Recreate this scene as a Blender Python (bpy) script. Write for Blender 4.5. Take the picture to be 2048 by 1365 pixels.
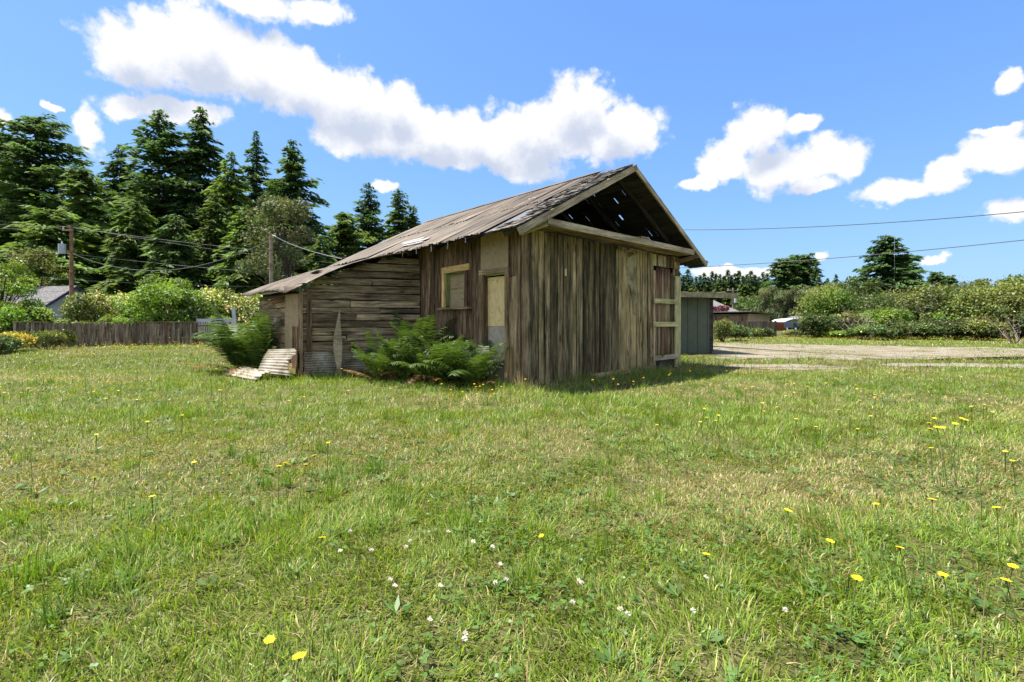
import bpy, math, random
import numpy as np
from mathutils import Vector, Matrix

R = math.radians
random.seed(7)
for o in list(bpy.data.objects):
    bpy.data.objects.remove(o)
SC = bpy.context.scene
COL = SC.collection

# ------------------------------------------------------------------ camera
CAM_H = 1.15
F = 930.0                      # focal length in px of a 2048 px wide picture
HORIZ = 644.0                  # row of the horizon in that picture
cam_d = bpy.data.cameras.new('camera')
cam = bpy.data.objects.new('camera', cam_d)
COL.objects.link(cam)
cam.location = (0, 0, CAM_H)
cam.rotation_euler = (R(90), 0, 0)
cam_d.sensor_width = 36
cam_d.lens = 36 * F / 2048
cam_d.shift_y = -(682.5 - HORIZ) / 2048
cam_d.clip_start = 0.05
cam_d.clip_end = 6000
SC.camera = cam

# ------------------------------------------------------------------ sun and sky
SUN_EL = R(71)
SUN_AZ = math.atan2(-0.995, 0.08)             # from +Y towards +X
sdir = Vector((math.sin(SUN_AZ) * math.cos(SUN_EL), math.cos(SUN_AZ) * math.cos(SUN_EL), math.sin(SUN_EL)))
sun_d = bpy.data.lights.new('sun', 'SUN')
sun_d.energy = 4.8
sun_d.angle = R(0.55)
sun_d.color = (1.0, 0.94, 0.84)
sun = bpy.data.objects.new('sun', sun_d)
COL.objects.link(sun)
sun.rotation_euler = sdir.to_track_quat('Z', 'Y').to_euler()
sun.location = (-20, 5, 40)

SC.view_settings.view_transform = 'Standard'
SC.view_settings.look = 'None'
SC.view_settings.exposure = 1.4
SC.view_settings.gamma = 1.0
SC.cycles.use_denoising = True
SC.cycles.max_bounces = 6
SC.cycles.diffuse_bounces = 4
SC.cycles.glossy_bounces = 2
SC.cycles.transmission_bounces = 4
SC.cycles.transparent_max_bounces = 8
SC.cycles.use_adaptive_sampling = True
SC.cycles.adaptive_threshold = 0.015

W = bpy.data.worlds.new('World')
SC.world = W
W.use_nodes = True
SKY_STRENGTH = 0.115


class NT:
    """small helper to write node trees"""
    def __init__(s, tree):
        s.t = tree
        s.n = tree.nodes
        s.l = tree.links

    def node(s, typ, **kw):
        n = s.n.new(typ)
        for k, v in kw.items():
            setattr(n, k, v)
        return n

    def link(s, a, b):
        s.l.new(a, b)

    def put(s, sock, v):
        if hasattr(v, 'is_output') or isinstance(v, bpy.types.NodeSocket):
            s.l.new(v, sock)
        else:
            if sock.type == 'RGBA' and not hasattr(v, '__len__'):
                v = (v, v, v, 1)
            if sock.type == 'RGBA' and len(v) == 3:
                v = (*v, 1)
            sock.default_value = v

    def math(s, op, a, b=None, c=None, clamp=False):
        n = s.node('ShaderNodeMath', operation=op, use_clamp=clamp)
        s.put(n.inputs[0], a)
        if b is not None:
            s.put(n.inputs[1], b)
        if c is not None:
            s.put(n.inputs[2], c)
        return n.outputs[0]

    def vmath(s, op, a, b=None, c=None):
        n = s.node('ShaderNodeVectorMath', operation=op)
        s.put(n.inputs[0], a)
        if b is not None:
            s.put(n.inputs[1], b)
        if c is not None:
            s.put(n.inputs[2], c)
        return n.outputs['Value'] if op in ('LENGTH', 'DISTANCE', 'DOT_PRODUCT') else n.outputs[0]

    def noise(s, vec, scale, detail=4, rough=0.55, out='Fac', dist=0.0):
        n = s.node('ShaderNodeTexNoise')
        if vec is not None:
            s.l.new(vec, n.inputs['Vector'])
        n.inputs['Scale'].default_value = scale
        n.inputs['Detail'].default_value = detail
        n.inputs['Roughness'].default_value = rough
        n.inputs['Distortion'].default_value = dist
        return n.outputs[out]

    def ramp(s, fac, stops, interp='LINEAR'):
        n = s.node('ShaderNodeValToRGB')
        n.color_ramp.interpolation = interp
        e = n.color_ramp.elements
        while len(e) < len(stops):
            e.new(0.5)
        for i, (p, c) in enumerate(stops):
            e[i].position = p
            if not hasattr(c, '__len__'):
                c = (c, c, c)
            e[i].color = (*c[:3], 1)
        s.put(n.inputs[0], fac)
        return n.outputs[0]

    def mix(s, fac, a, b, blend='MIX'):
        n = s.node('ShaderNodeMix', data_type='RGBA', blend_type=blend)
        n.clamp_factor = True
        s.put(n.inputs[0], fac)
        s.put(n.inputs[6], a)
        s.put(n.inputs[7], b)
        return n.outputs[2]

    def maprange(s, v, a, b, c=0.0, d=1.0, smooth=False):
        n = s.node('ShaderNodeMapRange', interpolation_type='SMOOTHSTEP' if smooth else 'LINEAR')
        s.put(n.inputs[0], v)
        for i, x in enumerate((a, b, c, d)):
            n.inputs[i + 1].default_value = x
        return n.outputs[0]

    def mapping(s, vec, scale=(1, 1, 1), loc=(0, 0, 0), rot=(0, 0, 0)):
        n = s.node('ShaderNodeMapping')
        s.put(n.inputs[0], vec)
        n.inputs['Location'].default_value = loc
        n.inputs['Rotation'].default_value = rot
        n.inputs['Scale'].default_value = scale
        return n.outputs[0]


def build_world():
    t = NT(W.node_tree)
    t.n.clear()
    out = t.node('ShaderNodeOutputWorld')
    sky = t.node('ShaderNodeTexSky', sky_type='NISHITA')
    sky.sun_disc = False
    sky.sun_elevation = SUN_EL
    sky.sun_rotation = SUN_AZ
    sky.altitude = 10
    sky.air_density = 1.0
    sky.dust_density = 0.6
    sky.ozone_density = 2.2
    # soft shoulder on red and green so the sky stays blue down to the treetops
    sp = t.node('ShaderNodeSeparateColor'); t.link(sky.outputs[0], sp.inputs[0])
    cm = t.node('ShaderNodeCombineColor')
    for ch, (A_, m_) in enumerate(((0.58, 0.64), (0.84, 0.96))):
        y_ = t.math('MULTIPLY', sp.outputs[ch], 0.283 * m_ / A_)
        e_ = t.math('SUBTRACT', 1.0, t.math('POWER', math.exp(-1), y_))
        t.link(t.math('MULTIPLY', e_, A_ / 0.283), cm.inputs[ch])
    t.link(t.math('MINIMUM', sp.outputs[2], 1.02 / 0.283), cm.inputs[2])
    skyc = cm.outputs[0]
    bg = t.node('ShaderNodeBackground')
    bg.inputs[1].default_value = SKY_STRENGTH
    t.link(skyc, bg.inputs[0])
    # cumulus: ellipses in azimuth / elevation broken up by noise
    tc = t.node('ShaderNodeTexCoord')
    d = t.vmath('NORMALIZE', tc.outputs['Generated'])
    sx = t.node('ShaderNodeSeparateXYZ')
    t.link(d, sx.inputs[0])
    az = t.math('ARCTAN2', sx.outputs[0], sx.outputs[1])
    el = t.math('ARCSINE', sx.outputs[2])
    cp = t.node('ShaderNodeCombineXYZ')
    t.link(az, cp.inputs[0]); t.link(el, cp.inputs[1])
    p0 = cp.outputs[0]
    n1 = t.noise(d, 9.0, 7, 0.60, 'Color')
    off = t.vmath('MULTIPLY', t.vmath('SUBTRACT', n1, (0.5, 0.5, 0.5)), (0.09, 0.07, 0))
    p = t.vmath('ADD', p0, off)
    blobs = [(280, 112, 125, 62), (400, 112, 130, 75), (500, 140, 110, 58), (340, 65, 70, 34), (600, 165, 100, 55), (700, 200, 110, 56),
             (790, 212, 58, 46), (680, 272, 50, 36), (750, 265, 100, 50), (850, 272, 110, 52), (960, 285, 115, 52), (1080, 275, 120, 60),
             (1150, 215, 80, 60), (1230, 262, 95, 50), (1050, 325, 85, 30), (900, 312, 70, 30), (500, 0, 120, 30), (640, 14, 60, 20),
             (170, 258, 34, 44), (255, 212, 60, 24), (360, 222, 95, 22), (12, 246, 26, 15), (100, 222, 18, 7), (1520, 258, 72, 50),
             (1600, 248, 50, 20), (1440, 330, 62, 36), (1560, 335, 95, 44), (1672, 312, 56, 42), (1400, 370, 40, 14), (1620, 368, 44, 12),
             (1780, 378, 75, 22), (1885, 350, 60, 34), (1992, 308, 78, 40), (2000, 260, 60, 12), (2026, 165, 32, 20), (2020, 410, 70, 30),
             (765, 368, 24, 10), (1655, 500, 20, 8), (1480, 545, 120, 12), (1880, 520, 30, 8)]

    def conv(b):
        x = (b[0] - 1024) / F
        a = math.atan(x)
        e = math.atan((HORIZ - b[1]) / F / math.sqrt(1 + x * x))
        k_ = 0.95 if b[0] < 1380 else 0.90
        return a, e, b[2] / F * math.cos(a) ** 2 * k_, b[3] / F * math.cos(a) * k_

    def field(pv, bl):
        acc = None
        for b in bl:
            a, e, ra, re = conv(b)
            q = t.vmath('MULTIPLY_ADD', pv, (1 / ra, 1 / re, 0), (-a / ra, -e / re, 0))
            L = t.vmath('LENGTH', q)
            acc = L if acc is None else t.math('SMOOTH_MIN', acc, L, 0.35)
        return t.math('SUBTRACT', 1.0, acc)
    f1 = field(p, blobs)
    big = [b for b in blobs if b[2] * b[3] > 2400]
    up = t.vmath('ADD', p, (-0.012, 0.050, 0))
    f2 = field(up, big)
    # unseen rest of the sky: cloud too, cover raised for white fill light
    low = t.noise(d, 2.6, 3, 0.5)
    fo = t.math('MULTIPLY', t.math('SUBTRACT', low, 0.53), 5.0)
    outside = t.math('MAXIMUM', t.maprange(t.math('ABSOLUTE', az), 0.92, 1.1), t.maprange(el, 0.66, 0.80))
    f1 = t.math('ADD', t.math('MULTIPLY', f1, t.math('SUBTRACT', 1.0, outside)), t.math('MULTIPLY', fo, outside))
    fine = t.noise(d, 26.0, 6, 0.62)
    vb = t.node('ShaderNodeTexVoronoi')
    t.link(t.vmath('ADD', d, t.vmath('MULTIPLY', n1, (0.03, 0.03, 0.03))), vb.inputs['Vector'])
    vb.inputs['Scale'].default_value = 22
    vb.inputs['Detail'].default_value = 3
    vb.inputs['Roughness'].default_value = 0.55
    vb.normalize = True
    bil = t.math('SUBTRACT', 0.40, vb.outputs['Distance'])
    fd = t.math('ADD', f1, t.math('ADD', t.math('MULTIPLY', t.math('SUBTRACT', fine, 0.52), 0.9), t.math('MULTIPLY', bil, 1.6)))
    dens = t.math('MULTIPLY', t.maprange(fd, -0.10, 0.38, 0, 1, True), 0.98)
    dens = t.math('MULTIPLY', dens, t.maprange(el, 0.0, 0.06))
    sh = t.math('ADD', t.math('MULTIPLY', f2, 1.15), t.math('SUBTRACT', t.math('MULTIPLY', t.math('SUBTRACT', fine, 0.5), 0.8), t.math('MULTIPLY', bil, 0.9)))
    shade = t.maprange(sh, -0.05, 0.85, 0, 1, True)
    cc = t.mix(shade, (0.99, 0.99, 1.0), (0.60, 0.66, 0.80))
    cb = t.node('ShaderNodeBackground')
    cb.inputs[1].default_value = 0.405
    t.link(cc, cb.inputs[0])
    mx = t.node('ShaderNodeMixShader')
    t.link(dens, mx.inputs[0]); t.link(bg.outputs[0], mx.inputs[1]); t.link(cb.outputs[0], mx.inputs[2])
    t.link(mx.outputs[0], out.inputs[0])


build_world()
W.cycles.sampling_method = 'MANUAL'
W.cycles.sample_map_resolution = 512

# ------------------------------------------------------------------ helpers
rng = np.random.default_rng(11)


def gx(px, d):
    return (px - 1024) / F * d


def gz(py, d):
    return CAM_H + (HORIZ - py) / F * d


def tag(o, label=None, cat=None, group=None, kind=None):
    if label: o['label'] = label
    if cat: o['category'] = cat
    if group: o['group'] = group
    if kind: o['kind'] = kind
    return o


def link(name, data, mat=None, parent=None, loc=(0, 0, 0), rot=(0, 0, 0), scale=(1, 1, 1)):
    o = bpy.data.objects.new(name, data)
    COL.objects.link(o)
    o.parent = parent
    o.location = loc
    o.rotation_euler = rot
    o.scale = scale
    if mat is not None and data is not None and not data.materials:
        for m in (mat if isinstance(mat, (list, tuple)) else [mat]):
            data.materials.append(m)
    return o


def empty(name, loc=(0, 0, 0), rz=0, label=None, cat=None, group=None):
    o = link(name, None, None, None, loc, (0, 0, rz))
    o.empty_display_size = 0.2
    return tag(o, label, cat, group)


class MB:
    def __init__(s):
        s.v = []; s.f = []; s.mi = []

    def add(s, vs, fs, mi=0):
        k = len(s.v)
        s.v += [tuple(v) for v in vs]
        s.f += [tuple(i + k for i in f) for f in fs]
        s.mi += [mi] * len(fs)

    def box(s, a, b, mi=0, jit=0.0, M=None):
        x0, y0, z0 = a; x1, y1, z1 = b
        vs = [(x0, y0, z0), (x1, y0, z0), (x1, y1, z0), (x0, y1, z0), (x0, y0, z1), (x1, y0, z1), (x1, y1, z1), (x0, y1, z1)]
        if jit:
            vs = [tuple(c + random.uniform(-jit, jit) for c in v) for v in vs]
        if M is not None:
            vs = [tuple(M @ Vector(v)) for v in vs]
        s.add(vs, [(3, 2, 1, 0), (4, 5, 6, 7), (0, 1, 5, 4), (1, 2, 6, 5), (2, 3, 7, 6), (3, 0, 4, 7)], mi)

    def tube(s, pts, rad, n=6, mi=0, cap=True):
        pts = [Vector(p) for p in pts]
        if not hasattr(rad, '__len__'):
            rad = [rad] * len(pts)
        k0 = len(s.v); vs = []
        for i, p in enumerate(pts):
            tdir = (pts[min(i + 1, len(pts) - 1)] - pts[max(i - 1, 0)]).normalized()
            a = tdir.orthogonal().normalized() if abs(tdir.z) > 0.95 else tdir.cross(Vector((0, 0, 1))).normalized()
            b = tdir.cross(a)
            for j in range(n):
                th = 2 * math.pi * j / n
                vs.append(p + (a * math.cos(th) + b * math.sin(th)) * rad[i])
        fs = []
        for i in range(len(pts) - 1):
            for j in range(n):
                fs.append((i * n + j, i * n + (j + 1) % n, (i + 1) * n + (j + 1) % n, (i + 1) * n + j))
        if cap:
            fs.append(tuple(range(n - 1, -1, -1)))
            fs.append(tuple(range((len(pts) - 1) * n, len(pts) * n)))
        s.add(vs, fs, mi)

    def mesh(s, name, smooth=False):
        m = bpy.data.meshes.new(name)
        m.from_pydata(s.v, [], s.f)
        if any(s.mi):
            m.polygons.foreach_set('material_index', s.mi)
        if smooth:
            m.polygons.foreach_set('use_smooth', [True] * len(m.polygons))
        m.update()
        return m


def np_mesh(name, V, faces_list, col=None, mi=None, smooth=False):
    """V (N,3); faces_list: list of index arrays (M,k) of constant k each; col (N,3) point colour 'tint'"""
    m = bpy.data.meshes.new(name)
    V = np.asarray(V, dtype=np.float32)
    m.vertices.add(len(V))
    m.vertices.foreach_set('co', V.ravel())
    loops = np.concatenate([f.ravel() for f in faces_list]).astype(np.int32)
    sizes = np.concatenate([np.full(len(f), f.shape[1]) for f in faces_list]).astype(np.int32)
    starts = np.concatenate([[0], np.cumsum(sizes)[:-1]]).astype(np.int32)
    m.loops.add(len(loops))
    m.loops.foreach_set('vertex_index', loops)
    m.polygons.add(len(sizes))
    m.polygons.foreach_set('loop_start', starts)
    if mi is not None:
        m.polygons.foreach_set('material_index', np.asarray(mi, dtype=np.int32))
    if smooth:
        m.polygons.foreach_set('use_smooth', np.ones(len(sizes), dtype=bool))
    if col is not None:
        a = m.color_attributes.new('tint', 'FLOAT_COLOR', 'POINT')
        c4 = np.ones((len(V), 4), dtype=np.float32)
        c4[:, :3] = col
        a.data.foreach_set('color', c4.ravel())
    m.update(calc_edges=True)
    return m


def vnoise(x, y, cell, seed):
    """smooth value noise 0..1 on numpy arrays"""
    g = np.random.default_rng(seed).random((256, 256))
    u = x / cell + 1000.37; v = y / cell + 1000.71
    i = np.floor(u).astype(int); j = np.floor(v).astype(int)
    a = u - i; b = v - j
    a = a * a * (3 - 2 * a); b = b * b * (3 - 2 * b)
    i0 = i % 256; i1 = (i + 1) % 256; j0 = j % 256; j1 = (j + 1) % 256
    return (g[i0, j0] * (1 - a) + g[i1, j0] * a) * (1 - b) + (g[i0, j1] * (1 - a) + g[i1, j1] * a) * b


def fbm(x, y, cell, seed, n=3):
    s = 0; w = 0
    for k in range(n):
        s = s + vnoise(x, y, cell / 2 ** k, seed + k) * 0.5 ** k
        w += 0.5 ** k
    return s / w


# ------------------------------------------------------------------ materials
MATS = {}


def new_mat(name):
    m = bpy.data.materials.new(name)
    m.use_nodes = True
    t = NT(m.node_tree)
    t.n.clear()
    out = t.node('ShaderNodeOutputMaterial')
    MATS[name] = m
    return m, t, out


def finish(t, out, color, rough=0.8, spec=0.3, bump=None, bstr=0.4, bdist=0.01, metal=0.0):
    b = t.node('ShaderNodeBsdfPrincipled')
    t.put(b.inputs['Base Color'], color)
    t.put(b.inputs['Roughness'], rough)
    t.put(b.inputs['Specular IOR Level'], spec)
    t.put(b.inputs['Metallic'], metal)
    if bump is not None:
        n = t.node('ShaderNodeBump')
        n.inputs['Strength'].default_value = bstr
        n.inputs['Distance'].default_value = bdist
        t.link(bump, n.inputs['Height'])
        t.link(n.outputs[0], b.inputs['Normal'])
    t.link(b.outputs[0], out.inputs[0])


def wood(name, dark, mid, light, moss=None, moss_amt=0.0, stain=0.0, gs=1.0, var=(0.72, 1.25), knots=True, paint=None):
    m, t, out = new_mat(name)
    tc = t.node('ShaderNodeTexCoord'); oi = t.node('ShaderNodeObjectInfo')
    rnd = oi.outputs['Random']
    offv = t.node('ShaderNodeCombineXYZ')
    for k, mul in enumerate((37.0, 11.0, 5.0)):
        t.link(t.math('MULTIPLY', rnd, mul), offv.inputs[k])
    p = t.vmath('ADD', tc.outputs['Object'], offv.outputs[0])
    wob = t.noise(p, 1.3, 2, 0.5, 'Color')
    pw = t.vmath('ADD', p, t.vmath('MULTIPLY', t.vmath('SUBTRACT', wob, (.5, .5, .5)), (0, .06, .06)))
    g1 = t.noise(t.mapping(pw, (0.9 * gs, 15 * gs, 15 * gs)), 1.6, 8, 0.70)
    g2 = t.noise(t.mapping(pw, (0.8, 60, 60)), 2.2, 4, 0.6)
    grain = t.math('ADD', t.math('MULTIPLY', g1, 0.72), t.math('MULTIPLY', g2, 0.28))
    col = t.ramp(grain, [(0.30, dark), (0.48, mid), (0.68, light)])
    patch = t.noise(t.mapping(p, (0.8, 2.5, 2.5)), 1.5, 4, 0.6)
    col = t.mix(1.0, col, t.ramp(patch, [(0.32, 0.50), (0.64, 1.30)]), 'MULTIPLY')
    vv = t.maprange(rnd, 0, 1, var[0], var[1])
    col = t.mix(1.0, col, vv, 'MULTIPLY')
    if paint is not None:
        pm = t.maprange(t.noise(t.mapping(p, (1.2, 4, 4)), 2.0, 6, 0.7), 0.42, 0.56)
        col = t.mix(t.math('MULTIPLY', pm, 0.85), col, paint)
    if moss is not None:
        mm = t.maprange(t.noise(t.mapping(p, (0.7, 5, 5)), 1.5, 6, 0.65), 0.42, 0.70)
        col = t.mix(t.math('MULTIPLY', mm, moss_amt), col, moss)
    if stain > 0:
        sm = t.maprange(t.noise(t.mapping(p, (0.55, 7, 7)), 1.4, 5, 0.6), 0.62 - 0.22 * stain, 0.80 - 0.22 * stain)
        col = t.mix(t.math('MULTIPLY', sm, 0.82), col, (0.016, 0.014, 0.011))
    if knots:
        vo = t.node('ShaderNodeTexVoronoi')
        t.link(t.mapping(pw, (1.1, 3.4, 0.01)), vo.inputs['Vector'])
        vo.inputs['Scale'].default_value = 1.5
        sepc = t.node('ShaderNodeSeparateColor')
        t.link(vo.outputs['Color'], sepc.inputs[0])
        kd = t.math('MULTIPLY', t.maprange(vo.outputs['Distance'], 0.10, 0.17, 1, 0), t.math('GREATER_THAN', sepc.outputs[0], 0.45))
        col = t.mix(t.math('MULTIPLY', kd, 0.8), col, (0.02, 0.014, 0.009))
    crack = t.maprange(g2, 0.36, 0.46, 0, 1)
    col = t.mix(t.math('SUBTRACT', 1.0, crack), col, t.mix(1.0, col, (0.22, 0.20, 0.18), 'MULTIPLY'))
    finish(t, out, col, 0.88, 0.15, t.math('ADD', grain, t.math('MULTIPLY', crack, 0.5)), 0.55, 0.012)
    return m


def leafmat(name, base, var=0.5, trans=0.35, rough=0.55, spec=0.25, hue2=None):
    m, t, out = new_mat(name)
    at = t.node('ShaderNodeAttribute', attribute_name='tint')
    c = t.mix(1.0, base, at.outputs['Color'], 'MULTIPLY')
    oi = t.node('ShaderNodeObjectInfo')
    c = t.mix(1.0, c, t.maprange(oi.outputs['Random'], 0, 1, 0.8, 1.2), 'MULTIPLY')
    if hue2 is not None:
        c = t.mix(t.math('MULTIPLY', oi.outputs['Random'], 0.6), c, t.mix(1.0, hue2, at.outputs['Color'], 'MULTIPLY'))
    b = t.node('ShaderNodeBsdfPrincipled')
    t.put(b.inputs['Base Color'], c)
    b.inputs['Roughness'].default_value = rough
    b.inputs['Specular IOR Level'].default_value = spec
    tr = t.node('ShaderNodeBsdfTranslucent')
    t.put(tr.inputs[0], t.mix(1.0, c, (1.25, 1.25, 0.6), 'MULTIPLY'))
    mx = t.node('ShaderNodeMixShader')
    mx.inputs[0].default_value = trans
    t.link(b.outputs[0], mx.inputs[1]); t.link(tr.outputs[0], mx.inputs[2])
    t.link(mx.outputs[0], out.inputs[0])
    return m


def plain(name, c, rough=0.7, spec=0.3, nscale=6.0, amt=0.3, metal=0.0, stretch=(1, 1, 1), c2=None):
    m, t, out = new_mat(name)
    tc = t.node('ShaderNodeTexCoord'); oi = t.node('ShaderNodeObjectInfo')
    p = t.vmath('ADD', t.mapping(tc.outputs['Object'], stretch), t.vmath('MULTIPLY', oi.outputs['Location'], (0.37, 0.37, 0.37)))
    n = t.noise(p, nscale, 6, 0.62)
    c2 = c2 or tuple(x * 0.5 for x in c)
    col = t.mix(t.maprange(n, 0.40, 0.66, 0, 1), c, t.mix(amt, c, c2))
    if amt > 0.6:
        col = t.mix(t.maprange(n, 0.42, 0.62), c, c2)
    finish(t, out, col, rough, spec, n, 0.25, 0.01, metal)
    return m


M_gable = wood('gable_wood', (0.036, 0.024, 0.011), (0.25, 0.182, 0.092), (0.60, 0.485, 0.28), (0.33, 0.27, 0.08), 0.45, 0.85, var=(0.45, 1.5))
M_palegable = wood('pale_gable_wood', (0.10, 0.068, 0.028), (0.36, 0.26, 0.12), (0.62, 0.50, 0.27), (0.42, 0.33, 0.09), 0.5, 0.45, var=(0.8, 1.25))
M_side = wood('side_wood', (0.034, 0.019, 0.010), (0.17, 0.098, 0.055), (0.42, 0.30, 0.19), None, 0, 0.4, var=(0.6, 1.4))
M_log = wood('leanto_wood', (0.038, 0.025, 0.012), (0.25, 0.178, 0.098), (0.58, 0.455, 0.285), None, 0, 0.4, var=(0.55, 1.4))
M_grey = wood('grey_wood', (0.075, 0.045, 0.022), (0.32, 0.215, 0.115), (0.58, 0.43, 0.26), None, 0, 0.1)
M_pale = wood('pale_trim_wood', (0.14, 0.10, 0.055), (0.47, 0.365, 0.23), (0.68, 0.56, 0.38), (0.36, 0.33, 0.14), 0.4, 0.0, var=(0.88, 1.12))
M_fresh = wood('fresh_timber', (0.55, 0.33, 0.11), (0.78, 0.50, 0.19), (0.85, 0.60, 0.28), None, 0, 0, knots=False, var=(0.9, 1.05))
M_green = wood('green_jamb', (0.16, 0.20, 0.08), (0.27, 0.33, 0.14), (0.36, 0.42, 0.20), None, 0, 0, knots=False)
M_lichen = wood('lichen_board', (0.22, 0.19, 0.09), (0.46, 0.41, 0.20), (0.60, 0.56, 0.34), (0.55, 0.45, 0.08), 0.6, 0.0, var=(0.9, 1.1))
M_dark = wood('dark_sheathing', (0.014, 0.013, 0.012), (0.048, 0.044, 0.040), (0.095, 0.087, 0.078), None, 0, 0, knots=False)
M_shingle = wood('shingle_wood', (0.035, 0.03, 0.026), (0.11, 0.098, 0.084), (0.25, 0.23, 0.20), None, 0, 0.2, knots=False, var=(0.5, 1.4))
M_fence = wood('fence_wood', (0.055, 0.04, 0.026), (0.21, 0.155, 0.105), (0.38, 0.31, 0.225), None, 0, 0.3, knots=False, var=(0.6, 1.4))
M_post = wood('pole_wood', (0.08, 0.04, 0.022), (0.22, 0.12, 0.07), (0.34, 0.21, 0.13), None, 0, 0, knots=False)
M_palepole = wood('pale_pole_wood', (0.12, 0.085, 0.06), (0.32, 0.24, 0.175), (0.46, 0.37, 0.29), None, 0, 0, knots=False)


def ply(name, base, dark):
    m, t, out = new_mat(name)
    tc = t.node('ShaderNodeTexCoord'); oi = t.node('ShaderNodeObjectInfo')
    p = t.vmath('ADD', tc.outputs['Object'], t.vmath('MULTIPLY', oi.outputs['Location'], (3, 5, 7)))
    q = t.mapping(p, (2.0, 7.5, 2.0))
    n = t.noise(q, 0.9, 2, 0.45, dist=0.6)
    rings = t.math('SINE', t.math('MULTIPLY', n, 75.0))
    lines = t.maprange(rings, 0.45, 1.0)
    col = t.mix(t.math('MULTIPLY', lines, 0.5), base, dark)
    blot = t.noise(p, 3.0, 6, 0.65)
    col = t.mix(t.maprange(blot, 0.50, 0.72, 0, 0.45), col, dark)
    vo = t.node('ShaderNodeTexVoronoi')
    t.link(t.mapping(p, (1, 1, 0.01)), vo.inputs['Vector'])
    vo.inputs['Scale'].default_value = 6.0
    col = t.mix(t.maprange(vo.outputs['Distance'], 0.05, 0.085, 0.8, 0), col, (0.09, 0.05, 0.02))
    finish(t, out, col, 0.75, 0.25, n, 0.1, 0.004)
    return m


M_ply = ply('plywood', (0.84, 0.62, 0.30), (0.42, 0.25, 0.09))
M_plygrey = ply('grey_plywood', (0.50, 0.42, 0.31), (0.22, 0.17, 0.11))
M_plytan = ply('weathered_panel', (0.44, 0.32, 0.185), (0.17, 0.11, 0.055))


def rust_metal(name, cols, sx, sy, spec=0.3, rough=0.6):
    m, t, out = new_mat(name)
    tc = t.node('ShaderNodeTexCoord'); oi = t.node('ShaderNodeObjectInfo')
    p = t.vmath('ADD', tc.outputs['Object'], t.vmath('MULTIPLY', oi.outputs['Location'], (1.7, 2.3, 0.9)))
    a = t.noise(t.mapping(p, (sx, sy, sx)), 1.4, 7, 0.66)
    b = t.noise(p, 1.1, 4, 0.6)
    f = t.math('ADD', t.math('MULTIPLY', a, 0.7), t.math('MULTIPLY', b, 0.3))
    col = t.ramp(f, [(0.39, cols[0]), (0.46, cols[1]), (0.53, cols[2]), (0.62, cols[3])])
    col = t.mix(1.0, col, t.maprange(oi.outputs['Random'], 0, 1, 0.82, 1.18), 'MULTIPLY')
    finish(t, out, col, rough, spec, t.noise(p, 30, 4, 0.6), 0.12, 0.004)
    return m


M_roof = rust_metal('rusty_roof_sheet', [(0.016, 0.011, 0.007), (0.060, 0.042, 0.027), (0.100, 0.075, 0.051), (0.19, 0.155, 0.115)], 0.35, 8.0)
M_rust = rust_metal('red_rust_sheet', [(0.05, 0.02, 0.010), (0.13, 0.055, 0.024), (0.20, 0.13, 0.058), (0.37, 0.33, 0.17)], 0.6, 10.0)
M_galv = rust_metal('weathered_galvanised', [(0.11, 0.09, 0.06), (0.20, 0.17, 0.115), (0.28, 0.25, 0.19), (0.40, 0.37, 0.31)], 3.0, 3.0)
M_felt = plain('roofing_felt', (0.13, 0.14, 0.15), 0.9, 0.2, 5, 0.5)
M_patch = plain('pale_roof_patch', (0.30, 0.29, 0.28), 0.6, 0.3, 4, 0.5, c2=(0.14, 0.12, 0.11))
M_paper = plain('torn_building_paper', (0.36, 0.31, 0.16), 0.9, 0.1, 3.5, 0.9, c2=(0.16, 0.125, 0.065))
M_black = plain('dark_iron', (0.02, 0.02, 0.02), 0.6, 0.3)
M_white = plain('white_paint', (0.50, 0.51, 0.52), 0.6, 0.3, 4, 0.25)
M_shedgreen = plain('green_panel_paint', (0.105, 0.125, 0.085), 0.7, 0.25, 3, 0.5, c2=(0.06, 0.07, 0.045))
M_fascia = plain('mossy_fascia', (0.34, 0.31, 0.17), 0.85, 0.2, 5, 0.7, c2=(0.16, 0.14, 0.08))
M_beige = plain('beige_siding', (0.50, 0.39, 0.29), 0.8, 0.2, 2, 0.2)
M_greyroof = plain('grey_shingle_roof', (0.17, 0.165, 0.17), 0.9, 0.1, 9, 0.9, c2=(0.085, 0.08, 0.08))
M_bluewall = plain('pale_blue_wall', (0.42, 0.47, 0.53), 0.8, 0.2, 3, 0.3)
M_blue = plain('blue_wall', (0.20, 0.32, 0.58), 0.8, 0.2, 3, 0.2)
M_navy = plain('navy_trim', (0.035, 0.04, 0.09), 0.6, 0.3)
M_orange = plain('orange_paint', (0.26, 0.08, 0.035), 0.6, 0.3)
M_glass = plain('window_glass', (0.05, 0.06, 0.075), 0.08, 0.6, 2, 0.1)
M_carpaint = plain('dark_car_paint', (0.03, 0.033, 0.04), 0.25, 0.5, 3, 0.1)
M_tyre = plain('tyre_rubber', (0.015, 0.015, 0.015), 0.9, 0.1)
M_metal = plain('grey_metal', (0.42, 0.44, 0.46), 0.45, 0.5, 6, 0.3)
M_wire = plain('cable_sheath', (0.055, 0.055, 0.06), 0.6, 0.3)
M_palewire = plain('pale_cable', (0.17, 0.17, 0.165), 0.5, 0.3)
M_bark = wood('bark', (0.020, 0.015, 0.010), (0.075, 0.055, 0.040), (0.15, 0.115, 0.085), None, 0, 0, knots=False)
M_twig = plain('bare_twig', (0.25, 0.21, 0.17), 0.9, 0.1)

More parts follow.
